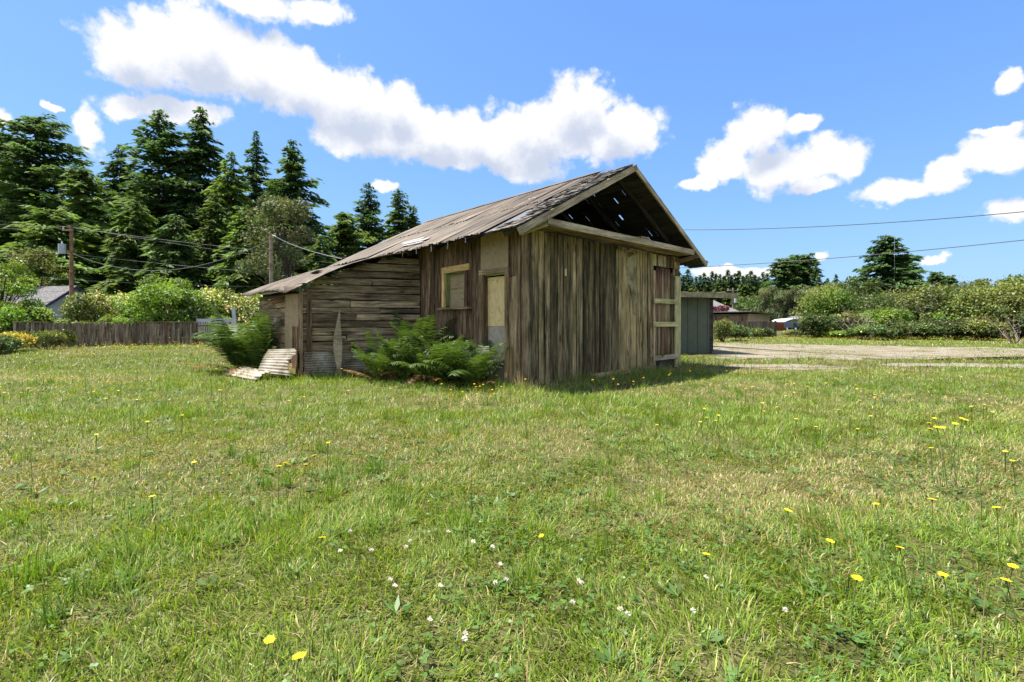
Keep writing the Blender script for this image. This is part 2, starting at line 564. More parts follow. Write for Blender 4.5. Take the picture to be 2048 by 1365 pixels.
M_grass = leafmat('grass_blade', (1, 1, 1), trans=0.38, rough=0.45, spec=0.35)
M_deadfern = leafmat('dead_fern_leaf', (0.20, 0.12, 0.05))
M_fern = leafmat('fern_leaf', (0.056, 0.102, 0.022), trans=0.35, rough=0.5, spec=0.3)
M_con = leafmat('conifer_needles', (0.078, 0.150, 0.054), trans=0.38, rough=0.6, spec=0.12, hue2=(0.098, 0.150, 0.052))
M_con2 = leafmat('yellowish_conifer_needles', (0.115, 0.185, 0.052), trans=0.40, rough=0.6, spec=0.15)
M_leaf = leafmat('broad_leaf', (0.125, 0.215, 0.035), trans=0.4, rough=0.5, spec=0.3)
M_leafdark = leafmat('dark_broad_leaf', (0.075, 0.125, 0.032), trans=0.3, rough=0.5, spec=0.3)
M_leafgrey = leafmat('grey_green_leaf', (0.115, 0.15, 0.075), trans=0.25, rough=0.6, spec=0.15)
M_leafolive = leafmat('olive_leaf', (0.135, 0.175, 0.045), trans=0.3, rough=0.5, spec=0.3)
M_leafyellow = leafmat('golden_leaf', (0.34, 0.30, 0.05), trans=0.4)
M_leafpurple = leafmat('purple_leaf', (0.14, 0.035, 0.055), trans=0.3)
M_cream = leafmat('cream_blossom', (0.62, 0.60, 0.42), trans=0.3)
M_petal = leafmat('yellow_petal', (0.80, 0.63, 0.02), trans=0.25, rough=0.6)
M_clover = leafmat('white_petal', (0.78, 0.72, 0.70), trans=0.3)
M_stem = leafmat('green_stem', (0.11, 0.15, 0.045), trans=0.15)

# ------------------------------------------------------------------ ground


def ground_mat():
    m, t, out = new_mat('meadow_soil')
    tc = t.node('ShaderNodeTexCoord')
    p = tc.outputs['Object']
    n1 = t.noise(p, 0.35, 5, 0.6)
    n2 = t.noise(p, 2.2, 6, 0.65)
    n3 = t.noise(p, 40, 4, 0.6)
    c = t.ramp(n2, [(0.35, (0.045, 0.052, 0.016)), (0.5, (0.075, 0.085, 0.025)), (0.66, (0.12, 0.11, 0.045))])
    c = t.mix(t.maprange(n1, 0.48, 0.66), c, (0.13, 0.115, 0.055))
    c = t.mix(1.0, c, t.ramp(n3, [(0.3, 0.45), (0.7, 1.3)]), 'MULTIPLY')
    finish(t, out, c, 0.95, 0.1, n3, 0.6, 0.03)
    return m


def gravel_mat():
    m, t, out = new_mat('gravel')
    tc = t.node('ShaderNodeTexCoord')
    p = tc.outputs['Object']
    vo = t.node('ShaderNodeTexVoronoi')
    t.link(p, vo.inputs['Vector']); vo.inputs['Scale'].default_value = 28
    n = t.noise(p, 1.2, 5, 0.6)
    c = t.mix(t.maprange(n, 0.4, 0.62), (0.30, 0.265, 0.215), (0.20, 0.165, 0.105))
    c = t.mix(0.5, c, t.mix(1.0, c, vo.outputs['Color'], 'MULTIPLY'))
    finish(t, out, c, 0.95, 0.1, vo.outputs['Distance'], 0.6, 0.02)
    return m


M_ground = ground_mat()
M_gravel = gravel_mat()

# one sheet to the horizon, finely divided near the camera
xs = np.concatenate([[-3000, -900, -300, -120], np.arange(-60, 61, 2.0), [120, 300, 900, 3000]])
ys = np.concatenate([[-600, -120, -30, -8], np.arange(-4, 91, 2.0), [130, 300, 900, 4000]])
GX, GY = np.meshgrid(xs, ys, indexing='ij')
V = np.stack([GX.ravel(), GY.ravel(), np.zeros(GX.size)], 1)
ny = len(ys)
ii, jj = np.meshgrid(np.arange(len(xs) - 1), np.arange(ny - 1), indexing='ij')
q = (ii * ny + jj).ravel()
ground = link('ground', np_mesh('ground', V, [np.stack([q, q + ny, q + ny + 1, q + 1], 1)]), M_ground)
tag(ground, kind='structure')


def blob_sheet(name, pts, z, mat, kind='structure', jag=0.25, n=10):
    """irregular outlined thin sheet"""
    out = []
    for k in range(len(pts)):
        a = Vector(pts[k]); b = Vector(pts[(k + 1) % len(pts)])
        for i in range(n):
            f = i / n
            pnt = a.lerp(b, f)
            out.append((pnt.x + random.uniform(-jag, jag), pnt.y + random.uniform(-jag, jag), z))
    mb = MB()
    mb.add(out, [tuple(range(len(out)))])
    o = link(name, mb.mesh(name), mat)
    return tag(o, kind=kind)


GRAVEL = [(6.6, 14.8), (10.0, 14.2), (14.5, 14.6), (20, 15.2), (27, 15.0), (33, 16.5), (33, 19.5), (22, 20.3), (14, 23.8), (9.5, 25.0), (7.9, 23.0), (7.4, 18.0)]
blob_sheet('gravel_drive', GRAVEL, 0.006, M_gravel, jag=0.7)
BARE = [[(5.2, 11.6), (7.0, 11.0), (8.6, 11.5), (8.2, 12.4), (6.0, 12.6)], [(9.4, 12.1), (12.6, 11.6), (15.6, 12.2), (13.0, 12.9), (10.4, 12.8)]]
for b in BARE:
    blob_sheet('bare_earth', b, 0.005, M_gravel, jag=0.15)


def in_poly(x, y, poly):
    r = np.zeros(len(x), dtype=bool)
    n = len(poly)
    for i in range(n):
        x0, y0 = poly[i]; x1, y1 = poly[(i + 1) % n]
        c = ((y0 > y) != (y1 > y)) & (x < (x1 - x0) * (y - y0) / (y1 - y0 + 1e-9) + x0)
        r ^= c
    return r


# ------------------------------------------------------------------ the barn frame: t along the gable wall, s along the side wall
BC = Vector((0.18, 7.98, 0))
BANG = math.atan2(0.680, 0.733)
ct, st_ = math.cos(BANG), math.sin(BANG)


def bw(t, s, z=0.0):
    return Vector((BC.x + ct * t - st_ * s, BC.y + st_ * t + ct * s, z))


def to_local(x, y):
    dx = x - BC.x; dy = y - BC.y
    return dx * ct + dy * st_, -dx * st_ + dy * ct


# ------------------------------------------------------------------ grass
def grass_blades(x, y, h, w, lean, col, two=True):
    n = len(x)
    th = fbm(x, y, 0.30, 15, 2) * 4 * np.pi + rng.normal(0, 1.0, n)
    dx, dy = np.cos(th), np.sin(th)
    ph = th + np.pi / 2 + rng.normal(0, 0.5, n)
    wx, wy = np.cos(ph) * w / 2, np.sin(ph) * w / 2
    hor = h * np.sin(lean); ver = h * np.cos(lean)
    z0 = np.full(n, -0.005)
    P = []
    if two:
        mx, my, mz = x + dx * hor * 0.42, y + dy * hor * 0.42, ver * 0.66
        P = [np.stack([x - wx, y - wy, z0], 1), np.stack([x + wx, y + wy, z0], 1),
             np.stack([mx + wx * .8, my + wy * .8, mz], 1), np.stack([mx - wx * .8, my - wy * .8, mz], 1),
             np.stack([x + dx * hor, y + dy * hor, ver], 1)]
        V = np.stack(P, 1).reshape(-1, 3)
        b = np.arange(n) * 5
        faces = [np.stack([b, b + 1, b + 2, b + 3], 1), np.stack([b + 3, b + 2, b + 4], 1)]
        C = np.repeat(col, 5, 0)
    else:
        V = np.stack([np.stack([x - wx, y - wy, z0], 1), np.stack([x + wx, y + wy, z0], 1), np.stack([x + dx * hor, y + dy * hor, ver], 1)], 1).reshape(-1, 3)
        b = np.arange(n) * 3
        faces = [np.stack([b, b + 1, b + 2], 1)]
        C = np.repeat(col, 3, 0)
    return V, faces, C


def barn_dist(x, y):
    """distance outside the footprint of barn + lean-to"""
    t, s = to_local(x, y)
    d1 = np.maximum(np.maximum(-t, t - 5.54), np.maximum(-s, s - 7.1))
    front = 3.29 + (-t) * 0.392
    d2 = np.maximum(np.maximum(-2.27 - t, t - 0), np.maximum(front - s, s - 7.1))
    return np.minimum(d1, d2)


def make_grass(name, d0, d1, dens, hmean, wid, two):
    area = 1.15 * (d1 * d1 - d0 * d0) + 4.6 * (d1 - d0)
    n = int(area * dens)
    # pick depth with density proportional to the width of the view
    c0 = 2.0                    # half-width of the strip is 1.15 d + 2.3
    d = np.sqrt(rng.random(n) * ((d1 + c0) ** 2 - (d0 + c0) ** 2) + (d0 + c0) ** 2) - c0
    x = (rng.random(n) * 2 - 1) * (1.15 * d + 2.3)
    y = d
    bd = barn_dist(x, y)
    keep = bd > 0.0
    gr = in_poly(x, y, GRAVEL)
    for b in BARE:
        gr |= in_poly(x, y, b)
    keep &= ~(gr & (rng.random(n) > 0.20 + 0.75 * (fbm(x, y, 1.6, 77) > 0.50)))
    clump = fbm(x, y, 0.22, 5, 2)
    keep &= rng.random(n) < np.clip(-0.25 + 2.2 * clump, 0.22, 1)
    x, y, bd, gr = x[keep], y[keep], bd[keep], gr[keep]
    n = len(x)
    dry = np.clip((fbm(x, y * 1.6, 2.4, 21) - 0.47) * 4.2, 0, 1)
    dry = np.maximum(dry, 1.5 * np.exp(-((y - 4.3 - 0.15 * x) / 0.8) ** 2) * (x < 0.8) * fbm(x, y, 0.9, 8))
    lush = np.clip((fbm(x, y, 1.1, 33) - 0.5) * 4, 0, 1)
    near = np.exp(-np.maximum(bd, 0) / 0.7)
    lush = np.maximum(lush, near)
    h = hmean * (0.55 + 0.9 * rng.random(n)) * (1 + 0.7 * lush - 0.35 * dry)
    h = h * (1 + 2.2 * near * rng.random(n))
    h = np.where(gr, h * 0.5, h)
    lean = np.clip(rng.normal(0.95, 0.38, n), 0.1, 1.5) * (1 - 0.45 * near)
    g1 = np.array([0.068, 0.128, 0.012]); g2 = np.array([0.240, 0.320, 0.034]); s1 = np.array([0.46, 0.39, 0.19]); s2 = np.array([0.34, 0.235, 0.12])
    k = rng.random(n)[:, None]
    c = g1 * (1 - k) + g2 * k
    c = c * (1 - 0.25 * lush[:, None]) + lush[:, None] * 0.25 * np.array([0.14, 0.27, 0.02])
    ps = 0.08 + 0.42 * dry
    isdry = (rng.random(n) < ps)[:, None]
    kk = rng.random(n)[:, None]
    c = np.where(isdry, s1 * kk + s2 * (1 - kk), c)
    c = c * (0.6 + 0.8 * rng.random(n))[:, None]
    V, f, C = grass_blades(x, y, h, wid * (0.6 + 0.8 * rng.random(n)), lean, c, two)
    o = link(name, np_mesh(name, V, f, C), M_grass)
    tag(o, 'mown meadow grass, green mixed with dry straw-coloured patches', 'grass', kind='stuff')
    return o


def grass_tufts():
    n = 260
    d = np.sqrt(rng.random(n) * (9 ** 2 - 1.3 ** 2) + 1.3 ** 2); x = (rng.random(n) * 2 - 1) * (1.1 * d)
    k = (barn_dist(x, d) > .1) & (fbm(x, d, 1.0, 99) > 0.46); x, d = x[k], d[k]
    m = 34
    X = np.repeat(x, m) + rng.normal(0, .035, len(x) * m); Y = np.repeat(d, m) + rng.normal(0, .035, len(x) * m)
    t_ = (0.7 + 0.6 * rng.random(len(X)))[:, None] * np.array([0.15, 0.26, 0.025])
    V, f, C = grass_blades(X, Y, .07 + .10 * rng.random(len(X)), .005, np.abs(rng.normal(.45, .3, len(X))), t_, True)
    tag(link('grass_tufts', np_mesh('grass_tufts', V, f, C), M_grass), 'brighter taller tufts of fresh grass in the meadow', 'grass', kind='stuff')


def thatch():
    n = 60000
    d = np.sqrt(rng.random(n) * (6 ** 2 - 1.0 ** 2) + 1.0 ** 2); x = (rng.random(n) * 2 - 1) * (1.15 * d + .8)
    k = barn_dist(x, d) > .02; x, d = x[k], d[k]; n = len(x)
    a = rng.random(n) * 6.28
    dv = np.stack([np.cos(a), np.sin(a), rng.normal(0.05, .12, n)], 1) * (0.012 + 0.016 * rng.random(n))[:, None]
    wv_ = np.stack([-np.sin(a), np.cos(a), rng.normal(0, .3, n)], 1) * 0.0016
    c = np.stack([x, d, 0.004 + 0.014 * rng.random(n)], 1)
    V = np.stack([c - dv - wv_, c + dv - wv_ * .4, c + dv * .9 + wv_, c - dv + wv_], 1).reshape(-1, 3)
    q = (np.arange(n) * 4)[:, None] + np.arange(4)[None]
    kk = rng.random(n)[:, None]
    col = np.array([.30, .24, .11]) * kk + np.array([.10, .115, .03]) * (1 - kk)
    tag(link('thatch', np_mesh('thatch', V, [q], np.repeat(col, 4, 0)), M_grass), 'dead clippings and thatch lying between the grass blades', 'grass clippings', kind='stuff')


grass_tufts()
thatch()
QUICK = False
K = 0.3 if QUICK else 1.0
make_grass('grass', 0.8, 3.0, 12500 * K, 0.049, 0.0042, True)
make_grass('grass', 3.0, 6.0, 4700 * K, 0.052, 0.0056, True)
make_grass('grass', 6.0, 11.0, 1350 * K, 0.064, 0.0095, False)
make_grass('grass', 11.0, 20.0, 420 * K, 0.075, 0.018, False)
make_grass('grass', 20.0, 36.0, 95 * K, 0.105, 0.036, False)

# ------------------------------------------------------------------ planks
def plank_mesh(L, Wd, T, seed, rag=0.0, warp=0.0, segs=5, slant=0.0):
    """board: length on X, width on Y, thickness on Z, centred; ends and edges slightly uneven"""
    r = random.Random(seed)
    vs = []
    for i in range(segs + 1):
        x = -L / 2 + L * i / segs
        e0 = -Wd / 2 + r.uniform(-1, 1) * rag * 0.5
        e1 = Wd / 2 + r.uniform(-1, 1) * rag * 0.5
        zz = warp * math.sin(math.pi * i / segs) + r.uniform(-1, 1) * rag * 0.15
        dx0 = dx1 = 0
        if i in (0, segs):
            dx0, dx1 = r.uniform(-1, 1) * rag * 1.2, r.uniform(-1, 1) * rag * 1.2
        if i == segs: dx1 -= slant
        vs += [(x + dx0, e0, zz - T / 2), (x + dx1, e1, zz - T / 2), (x + dx1, e1, zz + T / 2), (x + dx0, e0, zz + T / 2)]
    fs = [(0, 1, 2, 3)[::-1]]
    for i in range(segs):
        a = i * 4; b = a + 4
        for j in range(4):
            fs.append((a + j, a + (j + 1) % 4, b + (j + 1) % 4, b + j)[::-1])
    k = segs * 4
    fs.append((k, k + 1, k + 2, k + 3))
    fs = [f[::-1] for f in fs]
    m = bpy.data.meshes.new('board')
    m.from_pydata(vs, [], fs)
    m.update()
    return m


PSEED = [100]


def plank(name, parent, c, lx, wy, L, Wd, T, mat, rag=0.006, warp=0.0, segs=5, slant=0.0):
    """board centred at c with its length along lx and width along wy (parent's space)"""
    PSEED[0] += 1
    X = Vector(lx).normalized()
    Y = Vector(wy)
    Y = (Y - X * Y.dot(X)).normalized()
    Z = X.cross(Y)
    Mx = Matrix((X, Y, Z)).transposed().to_4x4()
    Mx.translation = Vector(c)
    o = link(name, plank_mesh(L, Wd, T, PSEED[0], rag, warp, segs, slant), mat, parent)
    o.matrix_local = Mx
    return o


barn = empty('old_barn', BC, BANG, 'weathered plank shed with open gable and rusty roof sagging over a lean-to', 'shed')
UPZ = (0, 0, 1)
TX = (1, 0, 0)
SY = (0, 1, 0)
WT = 5.54          # width of the gable wall
LEN = 7.1          # length of the side wall
EZ = 2.65; RZ = 4.37; ET0 = -0.52; ET1 = 6.02; RT = 2.75
SL = (RZ - EZ) / (RT - ET0)


def zl(t):
    return EZ + SL * (t - ET0)


def zr(t):
    return EZ + SL * (ET1 - t)


# gable wall: studs and plate carry the vertical planks
mb = MB()
for k in range(8):
    t0 = 0.06 + k * (WT - 0.22) / 7
    mb.box((t0, 0.055, 0.02), (t0 + 0.09, 0.145, 2.70))
mb.box((0.03, 0.055, 2.705), (WT - 0.03, 0.15, 2.80))
gable = link('gable_wall', mb.mesh('gable_wall'), M_dark, barn)
t = 0.10
i = 0
widths = [0.12, 0.20, 0.17, 0.10, 0.24, 0.15, 0.26, 0.13, 0.21, 0.12, 0.27, 0.16, 0.22, 0.18, 0.24, 0.27, 0.20, 0.25, 0.14]
while t < 4.22:
    w = widths[i % len(widths)]
    w = min(w, 4.24 - t)
    if w < 0.05:
        break
    zb = 0.01 + random.uniform(-0.01, 0.03)
    top = 2.775 + random.uniform(-0.02, 0.0)
    m = M_palegable if 2.68 < t < 3.95 or i == 7 else M_gable
    plank('plank', gable, (t + w / 2, (0.034 if i % 3 else 0.014) + random.uniform(-0.006, 0.006), (zb + top) / 2), UPZ, TX, top - zb, w + (0.008 if i % 3 == 0 else -random.uniform(0.014, 0.034)), 0.024, m, 0.012, random.uniform(-0.008, 0.01), 7)
    t += w
    i += 1
for (c, w) in ((5.30, 0.10), (4.27, 0.09)):
    plank('plank', gable, (c, 0.034, 1.39), UPZ, TX, 2.76, w, 0.026, M_gable, 0.006)
for k in range(5):      # short boards over the doorway
    plank('plank', gable, (4.40 + k * 0.185, 0.034, 2.62), UPZ, TX, 0.30, 0.178, 0.025, M_gable, 0.008, 0, 2)
plank('plank', gable, (4.82, 0.030, 0.14), TX, UPZ, 0.98, 0.26, 0.025, M_dark, 0.006)
plank('corner_board', gable, (0.05, 0.002, 1.39), UPZ, TX, 2.76, 0.115, 0.03, M_grey, 0.005)
plank('sill_board', gable, (3.05, -0.035, 0.075), (1, 0, 0.012), UPZ, 2.4, 0.10, 0.035, M_grey, 0.01)
plank('plank', gable, (5.47, 0.034, 1.39), UPZ, TX, 2.76, 0.15, 0.026, M_gable, 0.006)
# small pale offcuts nailed over the boards
plank('patch_board', gable, (4.31, 0.004, 2.60), UPZ, TX, 0.28, 0.17, 0.02, M_lichen, 0.012, 0, 2)
plank('patch_board', gable, (4.66, 0.006, 2.60), UPZ, TX, 0.26, 0.36, 0.016, M_pale, 0.015, 0, 2)
plank('patch_board', gable, (1.13, 0.006, 2.08), UPZ, TX, 0.13, 0.05, 0.02, M_lichen, 0.008, 0, 2)
plank('patch_board', gable, (5.38, 0.002, 2.56), UPZ, TX, 0.18, 0.28, 0.024, M_grey, 0.008, 0, 2)
# torn building paper
mb = MB()
r = random.Random(5)
up = [(2.78 + 0.9 * k / 12, 2.70 + r.uniform(-0.05, 0.03) - (0.10 if 5 < k < 9 else 0)) for k in range(13)]
lowp = [(3.68 - 0.9 * k / 12, 1.62 - 0.35 * math.sin(k * 0.9) + r.uniform(-0.12, 0.12)) for k in range(13)]
ring = up + lowp
vs = [(a, 0.0085 + 0.006 * math.sin(a * 9), b) for a, b in ring] + [(a, 0.0105 + 0.006 * math.sin(a * 9), b) for a, b in ring]
n = len(ring)
mb.add(vs, [tuple(range(n)), tuple(range(2 * n - 1, n - 1, -1))] + [(k, n + k, n + (k + 1) % n, (k + 1) % n) for k in range(n)])
link('building_paper', mb.mesh('building_paper'), M_paper, gable)
for k in range(5):        # curls of paper hanging at the torn top
    a = 2.95 + k * 0.16
    plank('paper_curl', gable, (a, -0.02, 2.70 - 0.03 * (k % 2)), (1, 0.1, -0.3 + 0.2 * (k % 3)), (0, 0.5, 1), 0.15, 0.07, 0.003, M_paper, 0.03, 0.02, 4)


def corrugated(name, parent, L, Wd, mat, pitch=0.076, amp=0.010, nl=6, bend=None, origin=None, seed=0, rag=0.0, thick=True):
    """sheet with ridges running along X (length), waves across Y, centred"""
    r = random.Random(seed)
    nw = max(4, int(Wd / pitch * 6))
    vs = []; fs = []
    for i in range(nl + 1):
        u = i / nl
        for j in range(nw + 1):
            y = -Wd / 2 + Wd * j / nw
            x = -L / 2 + L * u
            if rag and i in (0, nl):
                x += r.uniform(-rag, rag)
            z = amp * math.sin(2 * math.pi * (y / pitch))
            if bend:
                z += bend(u, j / nw)
            vs.append((x, y, z))
    for i in range(nl):
        for j in range(nw):
            a = i * (nw + 1) + j
            fs.append((a, a + nw + 1, a + nw + 2, a + 1))
    m = bpy.data.meshes.new(name)
    m.from_pydata(vs, [], fs)
    m.polygons.foreach_set('use_smooth', [True] * len(fs))
    m.update()
    o = link(name, m, mat, parent)
    if thick:
        md = o.modifiers.new('thick', 'SOLIDIFY')
        md.thickness = 0.003
    return o


def orient(o, c, lx, wy):
    X = Vector(lx).normalized(); Y = Vector(wy); Y = (Y - X * Y.dot(X)).normalized(); Z = X.cross(Y)
    Mx = Matrix((X, Y, Z)).transposed().to_4x4()
    Mx.translation = Vector(c)
    o.matrix_local = Mx
    return o


# blocked doorway with rusty sheet, stile and rungs
o = corrugated('rusted_door_sheet', gable, 2.12, 0.68, M_rust, seed=3)
orient(o, (4.74, 0.012, 1.38), UPZ, TX)
plank('door_jamb', gable, (4.27, -0.012, 1.2), UPZ, TX, 2.3, 0.09, 0.04, M_grey, 0.006)
plank('stile_board', gable, (5.37, -0.022, 1.15), UPZ, TX, 2.26, 0.27, 0.04, M_lichen, 0.01)
plank('door_edge_board', gable, (5.14, 0.0, 1.3), UPZ, TX, 2.1, 0.10, 0.03, M_gable, 0.006)
for z, tt, mm in ((1.64, 4.78, M_lichen), (1.09, 4.74, M_lichen), (0.30, 4.74, M_pale)):
    plank('rung_board', gable, (tt, -0.058, z), (1, 0, 0.0), UPZ, 1.16, 0.115, 0.028, mm, 0.006)

# boxed overhang at the foot of the open gable
ov = 0.455
soff = plank('gable_beam', barn, (2.74, -ov - 0.0, 2.825), (1, 0, 0.002), UPZ, 5.2, 0.12, 0.04, M_pale, 0.006, 0, 8)
for k in range(3):
    plank('soffit_board', barn, (2.72, -0.07 - k * 0.128, 2.795 + random.uniform(-0.004, 0.008)), TX, SY, 5.3, 0.118, 0.018, M_grey if k == 1 else M_gable, 0.008, 0, 6)
plank('bracket', barn, (0.02, -0.24, 2.72), (0.25, -0.42, 0.14), UPZ, 0.50, 0.09, 0.04, M_lichen, 0.004)
plank('bracket', barn, (5.53, -0.24, 2.72), (0.1, -0.42, 0.10), UPZ, 0.46, 0.09, 0.04, M_grey, 0.004)
plank('block', barn, (3.35, -0.30, 2.93), TX, UPZ, 0.34, 0.10, 0.09, M_grey, 0.004, 0, 2)
for k in range(4):
    plank('eave_board', barn, (5.80 - k * 0.0, -0.05 - k * 0.11, 2.62 + 0.004 * k), (1, 0, -0.3), SY, 0.55, 0.10, 0.018, M_dark, 0.006, 0, 2)

# side wall with the door and the window
mb = MB()
for k in range(9):
    s0 = 0.12 + k * 0.84
    if 0.55 < s0 < 1.3 or 1.75 < s0 < 2.6:
        continue
    mb.box((0.055, s0, 0.02), (0.145, s0 + 0.09, 2.78))
mb.box((0.05, 0.04, 2.785), (0.15, LEN, 2.86))
side = link('side_wall', mb.mesh('side_wall'), M_dark, barn)


def side_plank(s0, s1, z0, z1, mat=None, dx=0.0, nm='plank', rag=0.006):
    plank(nm, side, (0.03 + dx + random.uniform(-0.005, 0.006), (s0 + s1) / 2, (z0 + z1) / 2), UPZ, SY, z1 - z0, s1 - s0 - random.uniform(0.004, 0.012), 0.024, mat or M_side, rag, random.uniform(-0.006, 0.006), 6)


DS0, DS1 = 0.43, 1.07          # door opening
WS0, WS1, WZ0, WZ1 = 1.55, 2.33, 1.44, 2.22
side_plank(0.055, 0.16, 0.0, 2.84, M_grey, -0.012)
side_plank(0.16, 0.37, 1.95, 2.84, M_side)
side_plank(0.16, 0.285, 0.0, 1.945, M_grey)
side_plank(0.285, 0.37, 0.0, 1.945, M_grey, 0.004)
s = 1.15
ws = [0.10, 0.14, 0.17, 0.15, 0.19, 0.16, 0.18, 0.14, 0.2, 0.15, 0.17, 0.19, 0.16]
k = 0
while s < 3.42:
    w = ws[k % len(ws)]
    s1 = min(s + w, 3.44)
    if s1 - s > 0.04:
        if s1 > WS0 + 0.02 and s < WS1 - 0.02:
            side_plank(s, s1, 0.02, WZ0 - 0.03)
            side_plank(s, s1, WZ1 + 0.05, 2.82)
        else:
            side_plank(s, s1, 0.02, 2.82)
    s = s1
    k += 1
plank('plank', side, (0.03, (3.44 + LEN) / 2, 1.4), SY, UPZ, LEN - 3.44, 2.7, 0.024, M_side, 0.0)    # inside the lean-to

door = link('door', plank_mesh(0.92, DS1 - DS0 - 0.02, 0.018, 51, 0.0), M_ply, barn)
orient(door, (0.115, (DS0 + DS1) / 2, 1.525), UPZ, SY)
d2 = link('lower_panel', plank_mesh(1.04, DS1 - DS0 - 0.02, 0.016, 52, 0.0), M_plygrey, door)
orient(d2, (-0.985, 0.0, -0.006), (1, 0, 0), (0, 1, 0))
df = empty('door_frame'); df.parent = barn
plank('jamb', df, (-0.004, DS0 - 0.035, 1.02), UPZ, SY, 2.04, 0.075, 0.05, M_grey, 0.005)
plank('jamb', df, (-0.004, DS1 + 0.04, 1.02), UPZ, SY, 2.04, 0.075, 0.05, M_grey, 0.005)
plank('header', df, (-0.006, (DS0 + DS1) / 2, 2.075), SY, UPZ, DS1 - DS0 + 0.17, 0.085, 0.055, M_grey, 0.006)
plank('reveal', df, (0.068, DS1 - 0.008, 1.01), UPZ, TX, 2.02, 0.085, 0.018, M_side, 0.003)
plank('reveal', df, (0.068, DS0 + 0.008, 1.01), UPZ, TX, 2.02, 0.085, 0.018, M_side, 0.003)
plank('reveal', df, (0.068, (DS0 + DS1) / 2, 2.02), SY, TX, DS1 - DS0, 0.085, 0.018, M_green, 0.003)
plank('threshold', df, (0.05, (DS0 + DS1) / 2, 0.02), SY, TX, DS1 - DS0, 0.14, 0.04, M_grey, 0.004)
plank('over_door_panel', side, (0.012, (DS0 + DS1) / 2 + 0.005, 2.475), UPZ, SY, 0.71, DS1 - DS0 + 0.13, 0.018, M_plytan, 0.004)

win = empty('window'); win.parent = barn
plank('window_header', win, (-0.004, (WS0 + WS1) / 2, WZ1 + 0.0), (0, 1, -0.01), UPZ, WS1 - WS0 + 0.16, 0.125, 0.05, M_fresh, 0.002)
plank('window_jamb', win, (-0.004, WS1 + 0.02, (WZ0 + WZ1) / 2 - 0.03), UPZ, SY, WZ1 - WZ0 - 0.07, 0.09, 0.05, M_fresh, 0.002)
plank('window_jamb', win, (-0.002, WS0 + 0.03, (WZ0 + WZ1) / 2 - 0.03), UPZ, SY, WZ1 - WZ0 - 0.07, 0.085, 0.045, M_side, 0.004)
plank('window_sill', win, (-0.035, (WS0 + WS1) / 2, WZ0 - 0.02), SY, TX, WS1 - WS0 + 0.26, 0.13, 0.04, M_grey, 0.006)
plank('window_reveal', win, (0.07, WS1 - 0.035, (WZ0 + WZ1) / 2), UPZ, TX, WZ1 - WZ0 - 0.06, 0.12, 0.02, M_green, 0.001)
plank('window_reveal', win, (0.07, (WS0 + WS1) / 2, WZ1 - 0.075), SY, TX, WS1 - WS0 - 0.12, 0.12, 0.02, M_green, 0.001)
plank('window_board', win, (0.12, (WS0 + WS1) / 2, WZ0 + 0.19), SY, UPZ, WS1 - WS0, 0.40, 0.02, M_plytan, 0.003)
plank('window_board', win, (0.118, (WS0 + WS1) / 2, WZ0 + 0.585), SY, UPZ, WS1 - WS0, 0.375, 0.02, M_plytan, 0.006)

# the two walls away from the camera
mb = MB()
mb.box((WT - 0.03, 0.16, 0.0), (WT, LEN, 2.76))
link('far_side_wall', mb.mesh('far_side_wall'), M_side, barn)
mb = MB()
zz = [(0.06, 0.0), (WT - 0.04, 0.0), (WT - 0.04, 2.75), (RT, RZ - 0.18), (0.06, 2.75)]
mb.add([(a, LEN - 0.02, b) for a, b in zz] + [(a, LEN + 0.01, b) for a, b in zz], [(0, 1, 2, 3, 4)[::-1], (5, 6, 7, 8, 9)] + [(k, 5 + k, 5 + (k + 1) % 5, (k + 1) % 5)[::-1] for k in range(5)])
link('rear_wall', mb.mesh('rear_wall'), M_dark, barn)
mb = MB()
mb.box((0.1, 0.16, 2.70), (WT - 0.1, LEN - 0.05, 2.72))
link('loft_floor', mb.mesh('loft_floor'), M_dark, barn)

# roof -------------------------------------------------------------
roof = empty('roof'); roof.parent = barn
S0, S1 = -ov, 7.545
nrm_l = Vector((-SL, 0, 1)).normalized(); nrm_r = Vector((SL, 0, 1)).normalized()
dl = Vector((1, 0, SL)).normalized(); dr = Vector((-1, 0, SL)).normalized()
slope_len = (RT - ET0) / dl.x
for k in range(8):      # rafters
    s = 0.02 + k * 1.04
    for sgn in (0, 1):
        a = Vector((ET0 + 0.05, s, zl(ET0 + 0.05))) if sgn == 0 else Vector((ET1 - 0.05, s, zr(ET1 - 0.05)))
        b = Vector((RT, s, RZ))
        nn = nrm_l if sgn == 0 else nrm_r
        c = (a + b) / 2 - nn * 0.085
        plank('rafter', roof, c, b - a, nn, (b - a).length - 0.06, 0.10, 0.045, M_dark, 0.002, 0, 2)
